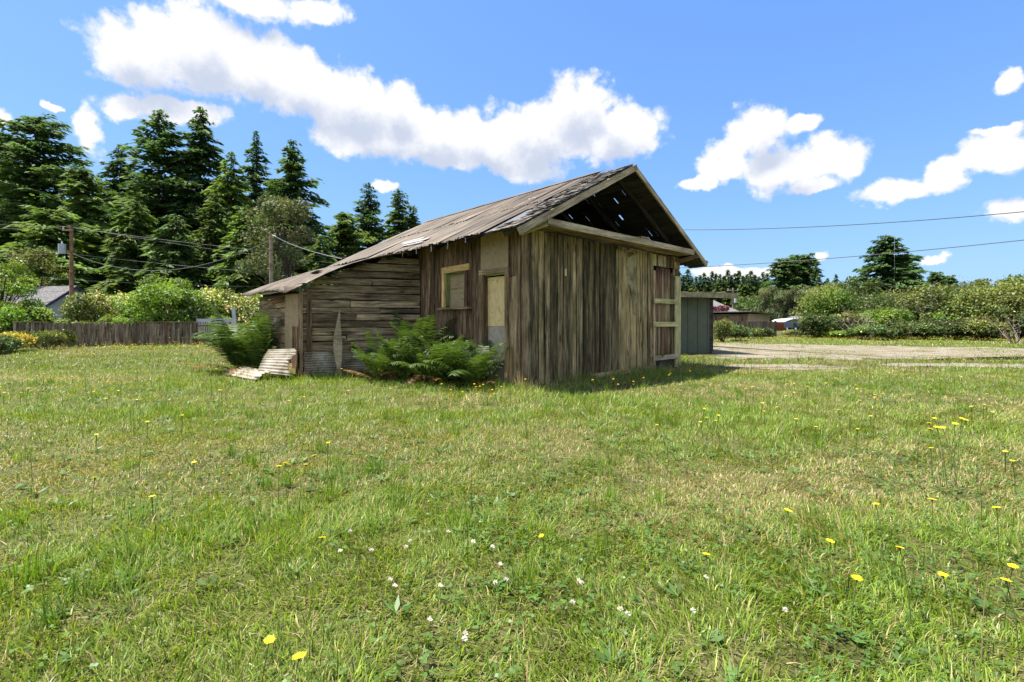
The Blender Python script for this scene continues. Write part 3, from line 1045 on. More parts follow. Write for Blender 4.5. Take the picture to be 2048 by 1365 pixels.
# sheathing: boards along the ridge; some are broken and let the sky through
holes = {(1, 3): [(1.1, 0.037)], (1, 5): [(1.9, 0.082), (0.9, 0.019)], (1, 7): [(2.5, 0.044)], (1, 8): [(1.4, 0.127), (3.0, 0.030)], (1, 9): [(2.2, 0.022)], (1, 10): [(2.6, 0.112)],
         (1, 11): [(0.7, 0.059), (3.4, 0.037)], (1, 12): [(1.6, 0.026)], (1, 13): [(2.0, 0.037), (3.6, 0.026)], (1, 14): [(0.5, 0.037), (2.9, 0.074)], (1, 15): [(1.2, 0.022)], (1, 16): [(1.8, 0.022), (3.1, 0.044)]}
NB = 19
bwid = slope_len / NB
hr = random.Random(17)
for sgn in (0, 1):
    for k in range(NB):
        u = (k + 0.5) * bwid
        base = Vector((ET0, 0, EZ)) if sgn == 0 else Vector((ET1, 0, EZ))
        dd = dl if sgn == 0 else dr
        nn = nrm_l if sgn == 0 else nrm_r
        c0 = base + dd * u - nn * 0.014
        cuts = sorted(holes.get((sgn, k), []))
        if sgn == 1:
            cuts = sorted(cuts + [(hr.uniform(0.1, 4.5), hr.uniform(0.01, 0.03)) for _ in range(hr.choice((1, 2, 2, 3)))])
        segs = []
        s = S0 + 0.01
        for (hs, hl) in cuts:
            if hs - s > 0.1:
                segs.append((s, hs)); s = hs + hl
        segs.append((s, S1))
        for (a, b) in segs:
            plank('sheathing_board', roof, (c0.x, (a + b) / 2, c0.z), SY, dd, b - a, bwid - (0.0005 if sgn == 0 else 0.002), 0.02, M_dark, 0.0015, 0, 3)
# rake and eave boards
for sgn in (0, 1):
    a = Vector((ET0 - 0.03, -ov - 0.018, EZ - 0.016)) if sgn == 0 else Vector((ET1 + 0.03, -ov - 0.018, EZ - 0.016))
    b = Vector((RT, -ov - 0.018, RZ))
    nn = nrm_l if sgn == 0 else nrm_r
    c = (a + b) / 2 - nn * 0.065
    plank('rake_board', roof, c, b - a, nn, (b - a).length + (0.05 if sgn == 0 else -0.02), 0.12 if sgn == 0 else 0.10, 0.034, M_pale, 0.004, 0, 8)
# felt strip and old wood shingles along the front edge
o = link('felt_strip', plank_mesh(slope_len, 1.25, 0.006, 91, 0.03, 0, 10), M_felt, roof)
c = (Vector((ET0, 0, EZ)) + Vector((RT, 0, RZ))) / 2 + nrm_l * 0.006
orient(o, (c.x, 0.18, c.z), dl, SY)
for k in range(26):
    u = slope_len * (k + 0.3) / 26.5
    wid = 0.50 + 0.40 * (k / 26) + random.uniform(-0.1, 0.1)
    if 3 <= k <= 6:
        wid *= 0.6
    s = S0 - 0.03
    while s < S0 + wid:
        w = random.uniform(0.07, 0.17)
        if random.random() > 0.10:
            L = random.uniform(0.17, 0.26)
            tilt = random.uniform(0.02, 0.16)
            cpos = Vector((ET0, 0, EZ)) + dl * (u + random.uniform(-0.02, 0.02)) + nrm_l * (0.022 + 0.5 * L * tilt * 0.6)
            plank('shingle', roof, (cpos.x, s + w / 2, cpos.z), dl - nrm_l * tilt + Vector((0, random.uniform(-0.08, 0.08), 0)), SY, L, w - 0.008, 0.010, M_shingle, 0.012, 0.004, 2)
        s += w
# right-hand slope covering: overlapping strips, holed where the boards are holed
for k in range(4):
    plank('eave_strip', roof, Vector((ET1 + 0.02, 3.5, EZ)) + dr * (0.03 + 0.02 * k) + nrm_r * (0.008 + 0.006 * k), SY, dr, S1 - S0 - 0.1 * k, 0.10, 0.005, M_felt, 0.02, 0, 9)

# rusty corrugated sheets down the left slope
r9 = random.Random(9)
sw = 0.70
ns = 11
for col in range(ns):
    s_c = 0.45 + 0.30 + col * (S1 - 0.75) / ns + 0.02
    for row in (1, 0):
        L = slope_len * 0.56
        u0 = -0.05 if row == 0 else slope_len * 0.47
        uc = u0 + L / 2
        cc = Vector((ET0, s_c, EZ)) + dl * uc + nrm_l * (0.024 + 0.011 * row + 0.004 * (col % 2))
        ph = r9.uniform(0, 6)
        o = corrugated('roof_sheet', roof, L, sw, M_roof, 0.09, 0.015, 6, lambda u, v, ph=ph: 0.012 * math.sin(3 * u + ph) * (1 - u), seed=col * 2 + row, rag=0.035, thick=False)
        orient(o, cc, dl + Vector((0, r9.uniform(-0.012, 0.012), 0)), SY)
plank('ridge_cap', roof, Vector((RT - 0.05, 3.9, RZ + 0.045)) , SY, dl, 7.2, 0.20, 0.006, M_roof, 0.02, 0, 9)
for k, (t_, s_, l_, w_, a_) in enumerate(((-0.05, 3.35, 1.15, 0.16, 0.05), (0.12, 3.75, 0.9, 0.13, -0.04), (-0.25, 3.15, 0.9, 0.10, 0.03), (1.55, 1.25, 0.30, 0.06, 0.1))):
    cpos = Vector((t_, s_, zl(t_))) + nrm_l * 0.058
    plank('pale_strip', roof, cpos, Vector((0, 1, 0)) + dl * a_, dl, l_, w_, 0.006, M_patch, 0.02, 0.0, 5)

# lean-to ------------------------------------------------------------
Q0 = Vector((0.0, 3.29, 0)); Q1 = Vector((-2.27, 4.18, 0))
wd = (Q1 - Q0).normalized()
wn = Vector((wd.y, -wd.x, 0))
if wn.dot(Vector((-5.5, -5.7, 0)) - Q0) < 0:
    wn = -wn
wl = (Q1 - Q0).length


def lz(f):
    """underside of the lean-to roof along its front wall, f 0 at the barn, 1 at the outer corner"""
    return 2.60 - 0.78 * f + 0.09 * math.sin(math.pi * f)


mb = MB()
for f in (0.10, 0.5, 0.97):
    p = Q0 + wd * wl * f - wn * 0.07
    mb.tube([(p.x, p.y, 0), (p.x, p.y, lz(f) - 0.06)], 0.05, 4)
lean = link('lean_to_wall', mb.mesh('lean_to_wall'), M_dark, barn)
z = 0.50
k = 0
bh = [0.245, 0.12, 0.165, 0.14, 0.15, 0.13, 0.16, 0.145, 0.17, 0.16, 0.155, 0.17, 0.15]
while z < 2.55:
    h = bh[k % len(bh)]
    # each board ends where the roof line comes down
    f1 = f2_ = 0.0
    for ff in range(1, 101):
        if lz(ff / 100) + 0.03 > z:
            f1 = ff / 100
        if lz(ff / 100) + 0.03 > z + h:
            f2_ = ff / 100
    L = wl * f1 - 0.02
    if L > 0.25:
        a = 0.01; spl = random.uniform(0.35, 0.7) if f1 > 0.8 and random.random() < 0.5 else None
        parts = [(a, L)] if not spl else [(a, a + (L - a) * spl - 0.004), (a + (L - a) * spl, L)]
        for (p0, p1) in parts:
            c = Q0 + wd * ((p0 + p1) / 2) + wn * random.uniform(-0.012, 0.022)
            plank('board', lean, (c.x, c.y, z + h / 2), wd + Vector((0, 0, random.uniform(-0.006, 0.006))), UPZ, p1 - p0, h - random.uniform(0.010, 0.030), 0.034, M_log, 0.012, random.uniform(-0.01, 0.01), 8, wl * (f1 - f2_) if p1 == L else 0.0)
    z += h
    k += 1
for zz, m in ((0.36, 0.30),):
    c = Q0 + wd * wl * 0.5 + wn * 0.0
    plank('board', lean, (c.x, c.y, zz), wd, UPZ, wl - 0.02, 0.27, 0.03, M_log, 0.01, 0, 8)
c = Q0 + wd * wl * 0.58 + wn * 0.045
o = corrugated('metal_skirt', lean, wl * 0.78, 0.50, M_galv, 0.05, 0.010, 4, seed=5, rag=0.01)
orient(o, (c.x, c.y, 0.275), wd, UPZ)
p = Q1 - wd * 0.02 + wn * 0.03
plank('corner_post', lean, (p.x, p.y, 0.88), UPZ, wd, 1.78, 0.06, 0.09, M_grey, 0.006)
p = Q1 - wd * 0.17 + wn * 0.02
plank('corner_post', lean, (p.x, p.y, 0.88), UPZ, wd, 1.78, 0.10, 0.06, M_side, 0.01)
# outer side of the lean-to
lside = empty('lean_to_side'); lside.parent = barn
for s in (4.3, 5.7, 7.0):
    plank('stud', lside, (-2.155, s + 0.045, 0.86), UPZ, SY, 1.72, 0.09, 0.09, M_dark, 0.0, 0, 1)
z = 0.05
while z < 1.74:
    h = random.choice((0.19, 0.22, 0.20))
    h = min(h, 1.76 - z)
    if h > 0.05:
        plank('board', lside, (-2.255 + random.uniform(-0.005, 0.005), 5.66, z + h / 2), SY, UPZ, 2.92, h - 0.012, 0.03, M_grey, 0.008, 0, 6)
    z += h
plank('board', lside, (-1.1, LEN, 1.0), TX, UPZ, 2.2, 1.9, 0.03, M_log, 0.0)
plank('weathered_panel', lside, (-2.29, 4.62, 1.12), UPZ, SY, 1.22, 0.86, 0.02, M_plytan, 0.006)
plank('short_panel', lside, (-2.32, 4.34, 0.62), UPZ, SY, 0.86, 0.30, 0.02, M_side, 0.004)
plank('stub', lside, (-2.42, 5.15, 1.62), (-0.9, -0.1, -0.35), UPZ, 0.30, 0.13, 0.10, M_side, 0.01, 0, 2)
mb = MB(); mb.box((-2.37, 5.42, 1.06), (-2.272, 5.56, 1.24))
ebox = link('meter_box', mb.mesh('meter_box'), M_galv, lside)
mb = MB(); mb.box((-2.376, 5.415, 1.235), (-2.27, 5.565, 1.25)); link('box_lid', mb.mesh('box_lid'), M_galv, ebox)

lroof = empty('lean_to_roof'); lroof.parent = barn
NSH = 6
for k in range(NSH):
    # the first sheet follows the slanting front wall, the last runs square to the ridge
    nu, nv = 10, 50
    vs = []; fs = []
    v0, v1 = k / NSH - 0.012, (k + 1) / NSH + 0.012
    for i in range(nu + 1):
        f = i / nu * 1.10 - 0.03
        tt = -0.35 - 2.12 * f
        front = 3.12 + max(0, f) * 0.82
        for j in range(nv + 1):
            v = v0 + (v1 - v0) * j / nv
            s = front + (S1 - front) * v
            zz_ = lz(f) + 0.055 + 0.015 * math.sin(2 * math.pi * s / 0.10) + 0.006 * (k % 2)
            if k == 0:
                zz_ -= 0.16 * max(0, f - 0.72) ** 1.0 * (1 - j / nv)
            zz_ -= 0.05 * max(0, f - 0.95)
            zz_ += 0.02 * math.sin(v * 9 + f * 4)
            vs.append((tt + random.uniform(-0.02, 0.02) * (i == nu), s, zz_))
    for i in range(nu):
        for j in range(nv):
            a = i * (nv + 1) + j
            fs.append((a, a + 1, a + nv + 2, a + nv + 1))
    m = bpy.data.meshes.new('roof_sheet')
    m.from_pydata(vs, [], fs)
    m.polygons.foreach_set('use_smooth', [True] * len(fs))
    m.update()
    o = link('roof_sheet', m, M_roof, lroof)
    md = o.modifiers.new('thick', 'SOLIDIFY'); md.thickness = 0.004
for k in range(4):
    f = 0.15 + k * 0.26
    a = Q0 + wd * 0.1
    plank('purlin', lroof, (-0.35 - 2.1 * f, 5.3 + 0.3 * f, lz(f) + 0.0), SY, TX, 4.2 - 0.7 * f, 0.07, 0.05, M_dark, 0.004, 0, 3)
plank('pale_strip', lroof, (-1.75, 4.75, lz(0.66) + 0.09), (0.15, 1, 0.02), TX, 0.9, 0.12, 0.008, M_patch, 0.02, 0, 4)
plank('pale_strip', lroof, (-0.95, 4.3, lz(0.28) + 0.10), (0.1, 1, 0.02), TX, 0.9, 0.10, 0.008, M_patch, 0.02, 0, 4)
plank('eave_flashing', lroof, (-2.56, 5.0, 1.80), SY, UPZ, 1.5, 0.10, 0.01, M_galv, 0.015, 0, 5)
for k in range(5):     # drips of torn metal under the main eave
    plank('torn_strip', roof, (ET0 - 0.02, 0.9 + k * 0.55, EZ - 0.05 - 0.02 * (k % 2)), UPZ, SY, 0.10 + 0.03 * (k % 3), 0.025, 0.004, M_patch, 0.01, 0, 2)

# loose things leaning on and lying by the lean-to -----------------------
fr = Q0 + wd * (wl * 0.69) + wn * 0.30
wb = fr - wn * 0.17
p0 = bw(fr.x, fr.y, 0.0); p1 = bw(wb.x, wb.y, 1.42)
mb = MB()
n = 8
wv = Vector((bw(*(Q1.xy)) - bw(*(Q0.xy)))).normalized()
prof = [0.035, 0.07, 0.12, 0.165, 0.17, 0.14, 0.09, 0.05, 0.012]
nv_ = (p1 - p0).cross(wv).normalized()
rings = []
for i in range(n + 1):
    c = p0.lerp(p1, i / n) + wv * 0.05 * math.sin(math.pi * i / n) + nv_ * 0.03 * math.sin(math.pi * i / n)
    a = c - wv * prof[i] * 0.55; b = c + wv * prof[i] * 0.45
    rings += [a - nv_ * 0.012, b - nv_ * 0.012, b + nv_ * 0.012, a + nv_ * 0.012]
fs = [(3, 2, 1, 0)]
for i in range(n):
    for j in range(4):
        fs.append((i * 4 + j, i * 4 + (j + 1) % 4, i * 4 + 4 + (j + 1) % 4, i * 4 + 4 + j))
fs.append((n * 4, n * 4 + 1, n * 4 + 2, n * 4 + 3))
mb.add(rings, fs)
tag(link('warped_plank', mb.mesh('warped_plank'), M_pale), 'warped pointed plank leaning upright against the lean-to boards', 'plank')


def loose_sheet(name, corners, label, mat, pitch=0.076, amp=0.012, ragged=0.03, seed=1):
    """corrugated sheet spanned between four world corners a b (one end) d c (other end); ridges run a->b"""
    a, b, c, d = [Vector(v) for v in corners]
    r = random.Random(seed)
    nn_ = (b - a).cross(d - a).normalized()
    if nn_.z < 0: nn_ = -nn_
    wlen = (d - a).length
    nu, nv = 6, max(8, int(wlen / pitch * 6))
    vs = []; fs = []
    for i in range(nu + 1):
        for j in range(nv + 1):
            u, v = i / nu, j / nv
            pnt = a.lerp(b, u).lerp(d.lerp(c, u), v)
            if i == nu: pnt += (b - a).normalized() * (r.uniform(-ragged, ragged) + 0.06 * math.sin(v * 7))
            pnt += nn_ * (amp * math.sin(2 * math.pi * v * wlen / pitch) + 0.05 * math.sin(math.pi * v) * (0.5 + 0.5 * u))
            vs.append(pnt)
    for i in range(nu):
        for j in range(nv):
            k = i * (nv + 1) + j
            fs.append((k, k + nv + 1, k + nv + 2, k + 1))
    m = bpy.data.meshes.new(name)
    m.from_pydata([tuple(v) for v in vs], [], fs)
    m.polygons.foreach_set('use_smooth', [True] * len(fs))
    m.update()
    o = link(name, m, mat)
    md = o.modifiers.new('thick', 'SOLIDIFY'); md.thickness = 0.003
    return tag(o, label, 'metal sheet', 'loose corrugated sheets by the lean-to')


def pt(px, py, d):
    return Vector((gx(px, d), d, gz(py, d)))


loose_sheet('corrugated_sheet', [pt(537, 700, 9.75), pt(592, 698, 9.45), pt(578, 752, 8.95), pt(515, 744, 9.2)], 'corrugated sheet tilted against the lean-to corner, torn right edge', M_galv, seed=2)
loose_sheet('corrugated_sheet', [pt(447, 749, 9.95), pt(510, 762, 8.85), pt(545, 745, 9.0), pt(487, 733, 10.1)], 'pale corrugated sheet lying flat in the grass before the fern', M_galv, seed=4, pitch=0.09, amp=0.014)
tag(plank('scrap_board', None, (gx(546, 9.9), 9.9, 0.36), (0.12, 0, 1), TX, 0.55, 0.06, 0.02, M_grey, 0.01), 'short grey stick standing by the tilted metal sheet', 'stick')
mb = MB()
r = random.Random(3)
ring = [(0.17 * math.cos(a) * r.uniform(.8, 1.15), 0.12 * math.sin(a) * r.uniform(.8, 1.15)) for a in np.linspace(0, 2 * math.pi, 9)[:-1]]
for zz, sc in ((-0.02, 1.0), (0.06, 0.95), (0.12, 0.55)):
    mb.v += [(a * sc, b * sc, zz + r.uniform(-.01, .01)) for a, b in ring]
mb.f = [(i, (i + 1) % 8, 8 + (i + 1) % 8, 8 + i) for i in range(8)] + [(8 + i, 8 + (i + 1) % 8, 16 + (i + 1) % 8, 16 + i) for i in range(8)] + [tuple(range(16, 24))]
mb.mi = [0] * len(mb.f)
tag(link('rock', mb.mesh('rock'), M_felt, None, (gx(469, 10.0), 10.0, 0.0)), 'dark blue grey stone at the foot of the tall fern', 'rock')

# ------------------------------------------------------------------ ferns
def frond_mesh(L, seed, droop=1.0, n=30):
    r = random.Random(seed)
    V = []; Fq = []; C = []
    pts = []
    p = Vector((0, 0, 0)); ang = R(82)
    for i in range(n + 1):
        pts.append((p.copy(), ang))
        step = L / n
        p = p + Vector((math.cos(ang), 0, math.sin(ang))) * step
        ang -= R(droop * (1.4 + 4.2 * (i / n) ** 1.5))
    for i in range(n):           # rachis
        a, b = pts[i][0], pts[i + 1][0]
        w = 0.005 * (1 - 0.8 * i / n)
        k = len(V)
        V += [a + Vector((0, w, 0)), a - Vector((0, w, 0)), b - Vector((0, w * .9, 0)), b + Vector((0, w * .9, 0))]
        C += [(1.3, 1.0, 1.0)] * 4
        Fq.append((k, k + 1, k + 2, k + 3))
    for i in range(4, n + 1):
        f = i / n
        base, an = pts[i]
        ln = 0.17 * L * (math.sin(math.pi * min(1, (f - 0.06) * 0.95)) ** 0.8 + 0.03) * 1.25
        fwd = Vector((math.cos(an), 0, math.sin(an)))
        nrm = Vector((-math.sin(an), 0, math.cos(an)))
        for sd in (-1, 1):
            d = (Vector((0, sd, 0)) + fwd * r.uniform(0.25, 0.5) - nrm * r.uniform(0.0, 0.35)).normalized()
            lw = fwd - d * fwd.dot(d)
            lw.normalize()
            wd_ = L * 0.0125 * r.uniform(0.8, 1.1)
            tip = base + d * ln * r.uniform(0.88, 1.08) - nrm * ln * 0.18
            k = len(V)
            m1 = base + d * ln * 0.3; m2 = base + d * ln * 0.68 - nrm * ln * 0.05
            V += [base + lw * wd_ * .5, base - lw * wd_ * .5, m1 - lw * wd_, m1 + lw * wd_, m2 - lw * wd_ * .75, m2 + lw * wd_ * .75, tip]
            g = r.uniform(0.7, 1.35)
            C += [(g * r.uniform(.9, 1.2), g, g * .9)] * 7
            Fq += [(k, k + 1, k + 2, k + 3), (k + 3, k + 2, k + 4, k + 5), (k + 5, k + 4, k + 6)]
    m = bpy.data.meshes.new('frond')
    m.from_pydata([tuple(v) for v in V], [], Fq)
    a = m.color_attributes.new('tint', 'FLOAT_COLOR', 'POINT')
    a.data.foreach_set('color', np.array([(c[0], c[1], c[2], 1) for c in C], dtype=np.float32).ravel())
    m.materials.append(M_fern)
    m.update()
    return m


FR = [frond_mesh(1.0, s, dr) for s, dr in ((1, 0.62), (2, 0.8), (3, 0.45), (4, 0.95), (5, 0.3))]


def fern(t, s, h, nfr, label, spread=1.0, world=None):
    pos = bw(t, s) if world is None else Vector(world)
    e = empty('fern', pos, random.uniform(0, 6), label, 'fern', 'ferns growing against the old shed')
    for k in range(nfr):
        m = random.choice(FR)
        az = 2 * math.pi * (k + random.uniform(-.3, .3)) / nfr
        sc = h * random.uniform(0.62, 1.05)
        tilt = random.uniform(-0.10, 0.55) * spread
        fo_ = link('frond', m, None, e, (0.05 * math.cos(az), 0.05 * math.sin(az), 0), (0, tilt, az), (sc, sc, sc))
        if k % 8 == 5:
            fo_.material_slots[0].link = 'OBJECT'; fo_.material_slots[0].material = M_deadfern; fo_.rotation_euler[1] = 0.9; fo_.scale = (sc * .75,) * 3
    return e


fern(-0.45, 0.75, 1.05, 17, 'fern overlapping the lower left of the plywood door')
fern(-0.55, 1.25, 1.20, 18, 'lush fern below the gap between window and door')
fern(-0.80, 1.65, 1.05, 17, 'front fern of the right-hand clump, under the window')
fern(-0.50, 1.95, 1.25, 18, 'tall fern directly below the timber-framed window')
fern(-0.45, 2.65, 1.65, 16, 'tallest fern, in the inner corner of lean-to and side wall', 0.5)
fern(-0.95, 2.30, 1.15, 18, 'bushy pale-tipped fern in the middle of the clump')
fern(-1.25, 2.75, 0.95, 15, 'low fern spreading before the corrugated skirt')
fern(-1.0, 3.05, 1.10, 15, 'fern against the right end of the lean-to boards')
fern(-0.35, 0.98, 0.75, 12, 'small dark fern touching the door panel')
fern(0, 0, 1.62, 22, 'big upright fern left of the lean-to, behind the sheets', 0.45, (gx(497, 10.6), 10.6, 0))
fern(0, 0, 1.50, 20, 'outer fern left of the lean-to leaning towards the fence', 0.55, (gx(478, 10.8), 10.8, 0))
fern(0, 0, 1.05, 14, 'smaller fern between the big fern and the weathered panel', 0.5, (gx(525, 10.4), 10.4, 0))

# ------------------------------------------------------------------ leaf clouds, trees


def rhombi(c, d, nrm, L, Wd, col):
    """leaf faces: centres c (N,3), long axis d, normal-ish nrm, length L, width Wd"""
    d = d / (np.linalg.norm(d, axis=1, keepdims=True) + 1e-9)
    s = np.cross(d, nrm)
    s = s / (np.linalg.norm(s, axis=1, keepdims=True) + 1e-9)
    L = np.asarray(L)[:, None]; Wd = np.asarray(Wd)[:, None]
    V = np.stack([c - d * L * .5, c + s * Wd * .5 - d * L * .05, c + d * L * .5, c - s * Wd * .5 - d * L * .05], 1).reshape(-1, 3)
    b = np.arange(len(c)) * 4
    return V, np.stack([b, b + 1, b + 2, b + 3], 1), np.repeat(col, 4, 0)


def rdir(r, n):
    v = r.normal(size=(n, 3))
    return v / np.linalg.norm(v, axis=1, keepdims=True)


def conifer(H, Rad, cb, seed, dens=1.0, power=0.85, droop=0.25, ragged=0.35, spray=0.55, top_flat=0.0, upsweep=0.0):
    """returns (trunk mesh, crown mesh) with the base at the origin"""
    r = np.random.default_rng(seed)
    mb = MB()
    rr = [max(0.03, H * 0.016 * (1 - 0.93 * k / 6)) for k in range(7)]
    bend = r.normal(0, 0.02 * H / 6, (7, 2)); bend[0] = 0
    spine = [(bend[k, 0], bend[k, 1], H * 0.985 * k / 6 - (0.2 if k == 0 else 0)) for k in range(7)]
    mb.tube(spine, rr, 7)
    cs = []; ds = []; ns = []; Ls = []; Ws = []; cols = []
    z = cb
    lob = r.random((6, 3)) * 2 * np.pi
    while z < H * 0.985:
        f = (H - z) / (H - cb)
        Rz = Rad * (f ** power) * (1 if f > top_flat else (f / max(top_flat, 1e-3)) ** 0.3)
        if f > 0.8:
            Rz *= 1 - 0.5 * (f - 0.8) / 0.2
        nb = int(max(3, r.integers(5, 8) * (0.6 + 0.5 * f)))
        a0 = r.random() * 6.28
        for b in range(nb):
            a = a0 + 6.283 * b / nb + r.normal(0, 0.25)
            mod = 1 + ragged * (0.6 * math.sin(2 * a + lob[0, 0] + z * 0.7) + 0.5 * math.sin(3 * a + lob[1, 0] - z * 1.3)) + r.normal(0, ragged * 0.45)
            if r.random() < 0.10:
                continue
            ln = max(0.25, Rz * mod + 0.15)
            dx, dy = math.cos(a), math.sin(a)
            npt = max(2, int(ln / 0.22 * dens))
            slope0 = 0.25 + upsweep - droop * f * 2 + r.normal(0, 0.16)
            if ln > 0.8:
                pb = [(0.02 * dx, 0.02 * dy, z), (dx * ln * .5, dy * ln * .5, z + ln * .5 * slope0 - droop * .2 * ln), (dx * ln * .92, dy * ln * .92, z + ln * .92 * slope0 - droop * ln * .75)]
                mb.tube(pb, [0.012 * ln + .01, 0.008 * ln + .006, 0.004], 3, cap=False)
            u = (np.arange(npt) + r.random(npt)) / npt
            u = 0.12 + 0.9 * u
            k = 6
            u = np.repeat(u, k)
            zz = z + ln * u * slope0 - droop * ln * u * u * 0.9
            side = r.normal(0, 0.16 * ln * (0.3 + u * (1.2 - u) * 1.6))
            c = np.stack([dx * ln * u - dy * side, dy * ln * u + dx * side, zz + r.normal(0, 0.08, len(u)) - np.abs(side) * 0.25], 1)
            sd = np.sign(side) * (0.5 + 0.6 * r.random(len(u)))
            d = np.stack([dx - dy * sd, dy + dx * sd, -0.25 - 0.5 * droop + r.normal(0, 0.25, len(u))], 1)
            nr = np.stack([r.normal(0, .55, len(u)), r.normal(0, .55, len(u)), np.ones(len(u))], 1)
            cs.append(c); ds.append(d); ns.append(nr)
            sz = spray * (0.7 + 0.9 * r.random(len(u))) * (0.32 + 0.68 * min(1, ln / 1.6))
            Ls.append(sz); Ws.append(sz * (0.21 + 0.20 * r.random(len(u))))
            tone = (0.60 + 0.75 * r.random()) * (0.8 + 0.4 * r.random(len(u)))
            warm = 0.92 + 0.22 * r.random()
            cols.append(np.stack([tone * warm, tone, tone * 0.9], 1))
        z += (0.17 + 0.22 * f) * (H / 20) ** 0.4 / dens ** 0.5
    V, q, C = rhombi(np.concatenate(cs), np.concatenate(ds), np.concatenate(ns), np.concatenate(Ls), np.concatenate(Ws), np.concatenate(cols))
    return mb.mesh('trunk'), np_mesh('crown', V, [q], C)


def place_tree(name, tm, cm, mats, loc, label, cat='tree', scale=(1, 1, 1), rz=None, group=None):
    e = empty(name, loc, random.uniform(0, 6.28) if rz is None else rz, label, cat, group)
    e.scale = scale
    link('trunk', tm, mats[0], e)
    if cm.materials:
        o = link('crown', cm, None, e)
        if cm.materials[0] != mats[1]:
            o.material_slots[0].link = 'OBJECT'; o.material_slots[0].material = mats[1]
    else:
        link('crown', cm, mats[1], e)
    return e


def bush_mesh(rx, ry, h, n, leaf, seed, nl=14, flower=0.0, wild=0.3, hang=0.0, ground=True, asp=0.55):
    """(stems mesh, leaf mesh): lumpy shrub; leaves sit in clumps over and inside a dome. leaves index 0, blossoms index 1"""
    r = np.random.default_rng(seed)
    lobes = []
    for k in range(nl):
        a = r.random() * 6.283; q = math.sqrt(r.random()) * 0.72
        hz = (0.25 + 0.60 * r.random()) * (1 - 0.45 * q)
        sz = 0.22 + 0.20 * r.random()
        lobes.append((math.cos(a) * q * rx, math.sin(a) * q * ry, hz * h, sz))
    which = r.integers(0, nl, n)
    lb = np.array(lobes)[which]
    d = rdir(r, n)
    d[:, 2] = np.where(d[:, 2] < -0.35, -d[:, 2], d[:, 2])
    rad = (0.55 + 0.45 * r.random(n) ** 0.5) * (1 + wild * r.normal(0, 0.35, n)) * lb[:, 3]
    c = lb[:, :3] + d * rad[:, None] * np.array([rx, ry, h * 0.75])
    c[:, 2] = np.abs(c[:, 2]) * 1.0 + 0.02
    ax = rdir(r, n) + d * 0.6
    ax[:, 2] -= 0.25 + hang
    nr = d + r.normal(0, 0.5, (n, 3)); nr[:, 2] += 0.5
    L = leaf * (0.6 + 0.8 * r.random(n))
    tone_l = 0.50 + 0.95 * r.random(nl)
    tone = tone_l[which] * (0.75 + 0.5 * r.random(n))
    warm = (0.95 + 0.35 * r.random(nl))[which]
    col = np.stack([tone * warm, tone, tone * 0.85], 1)
    V, q, C = rhombi(c, ax, nr, L, L * asp, col)
    mi = (r.random(n) < flower * (d[:, 2] > -0.1) * (0.4 + 1.2 * r.random(nl))[which]).astype(int)
    mb = MB()
    for (lx, ly, lz_, s) in lobes:
        mb.tube([(lx * 0.15, ly * 0.15, -0.05), (lx * 0.6, ly * 0.6, lz_ * 0.6), (lx, ly, lz_ + h * s * 0.3)], [0.03 * h / 2, 0.02 * h / 2, 0.006], 4, cap=False)
    return mb.mesh('stems'), np_mesh('foliage', V, [q], C, mi)


def place_bush(name, meshes, mats, loc, label, scale=(1, 1, 1), cat='shrub', group=None, rz=None):
    e = empty(name, loc, random.uniform(0, 6.28) if rz is None else rz, label, cat, group)
    e.scale = scale
    link('stem', meshes[0], M_bark, e)
    o = link('foliage', meshes[1], list(mats) if not meshes[1].materials else None, e)
    if meshes[1].materials and meshes[1].materials[0] != mats[0]:
        for i, mm in enumerate(mats):
            o.material_slots[i].link = 'OBJECT'; o.material_slots[i].material = mm
    return e


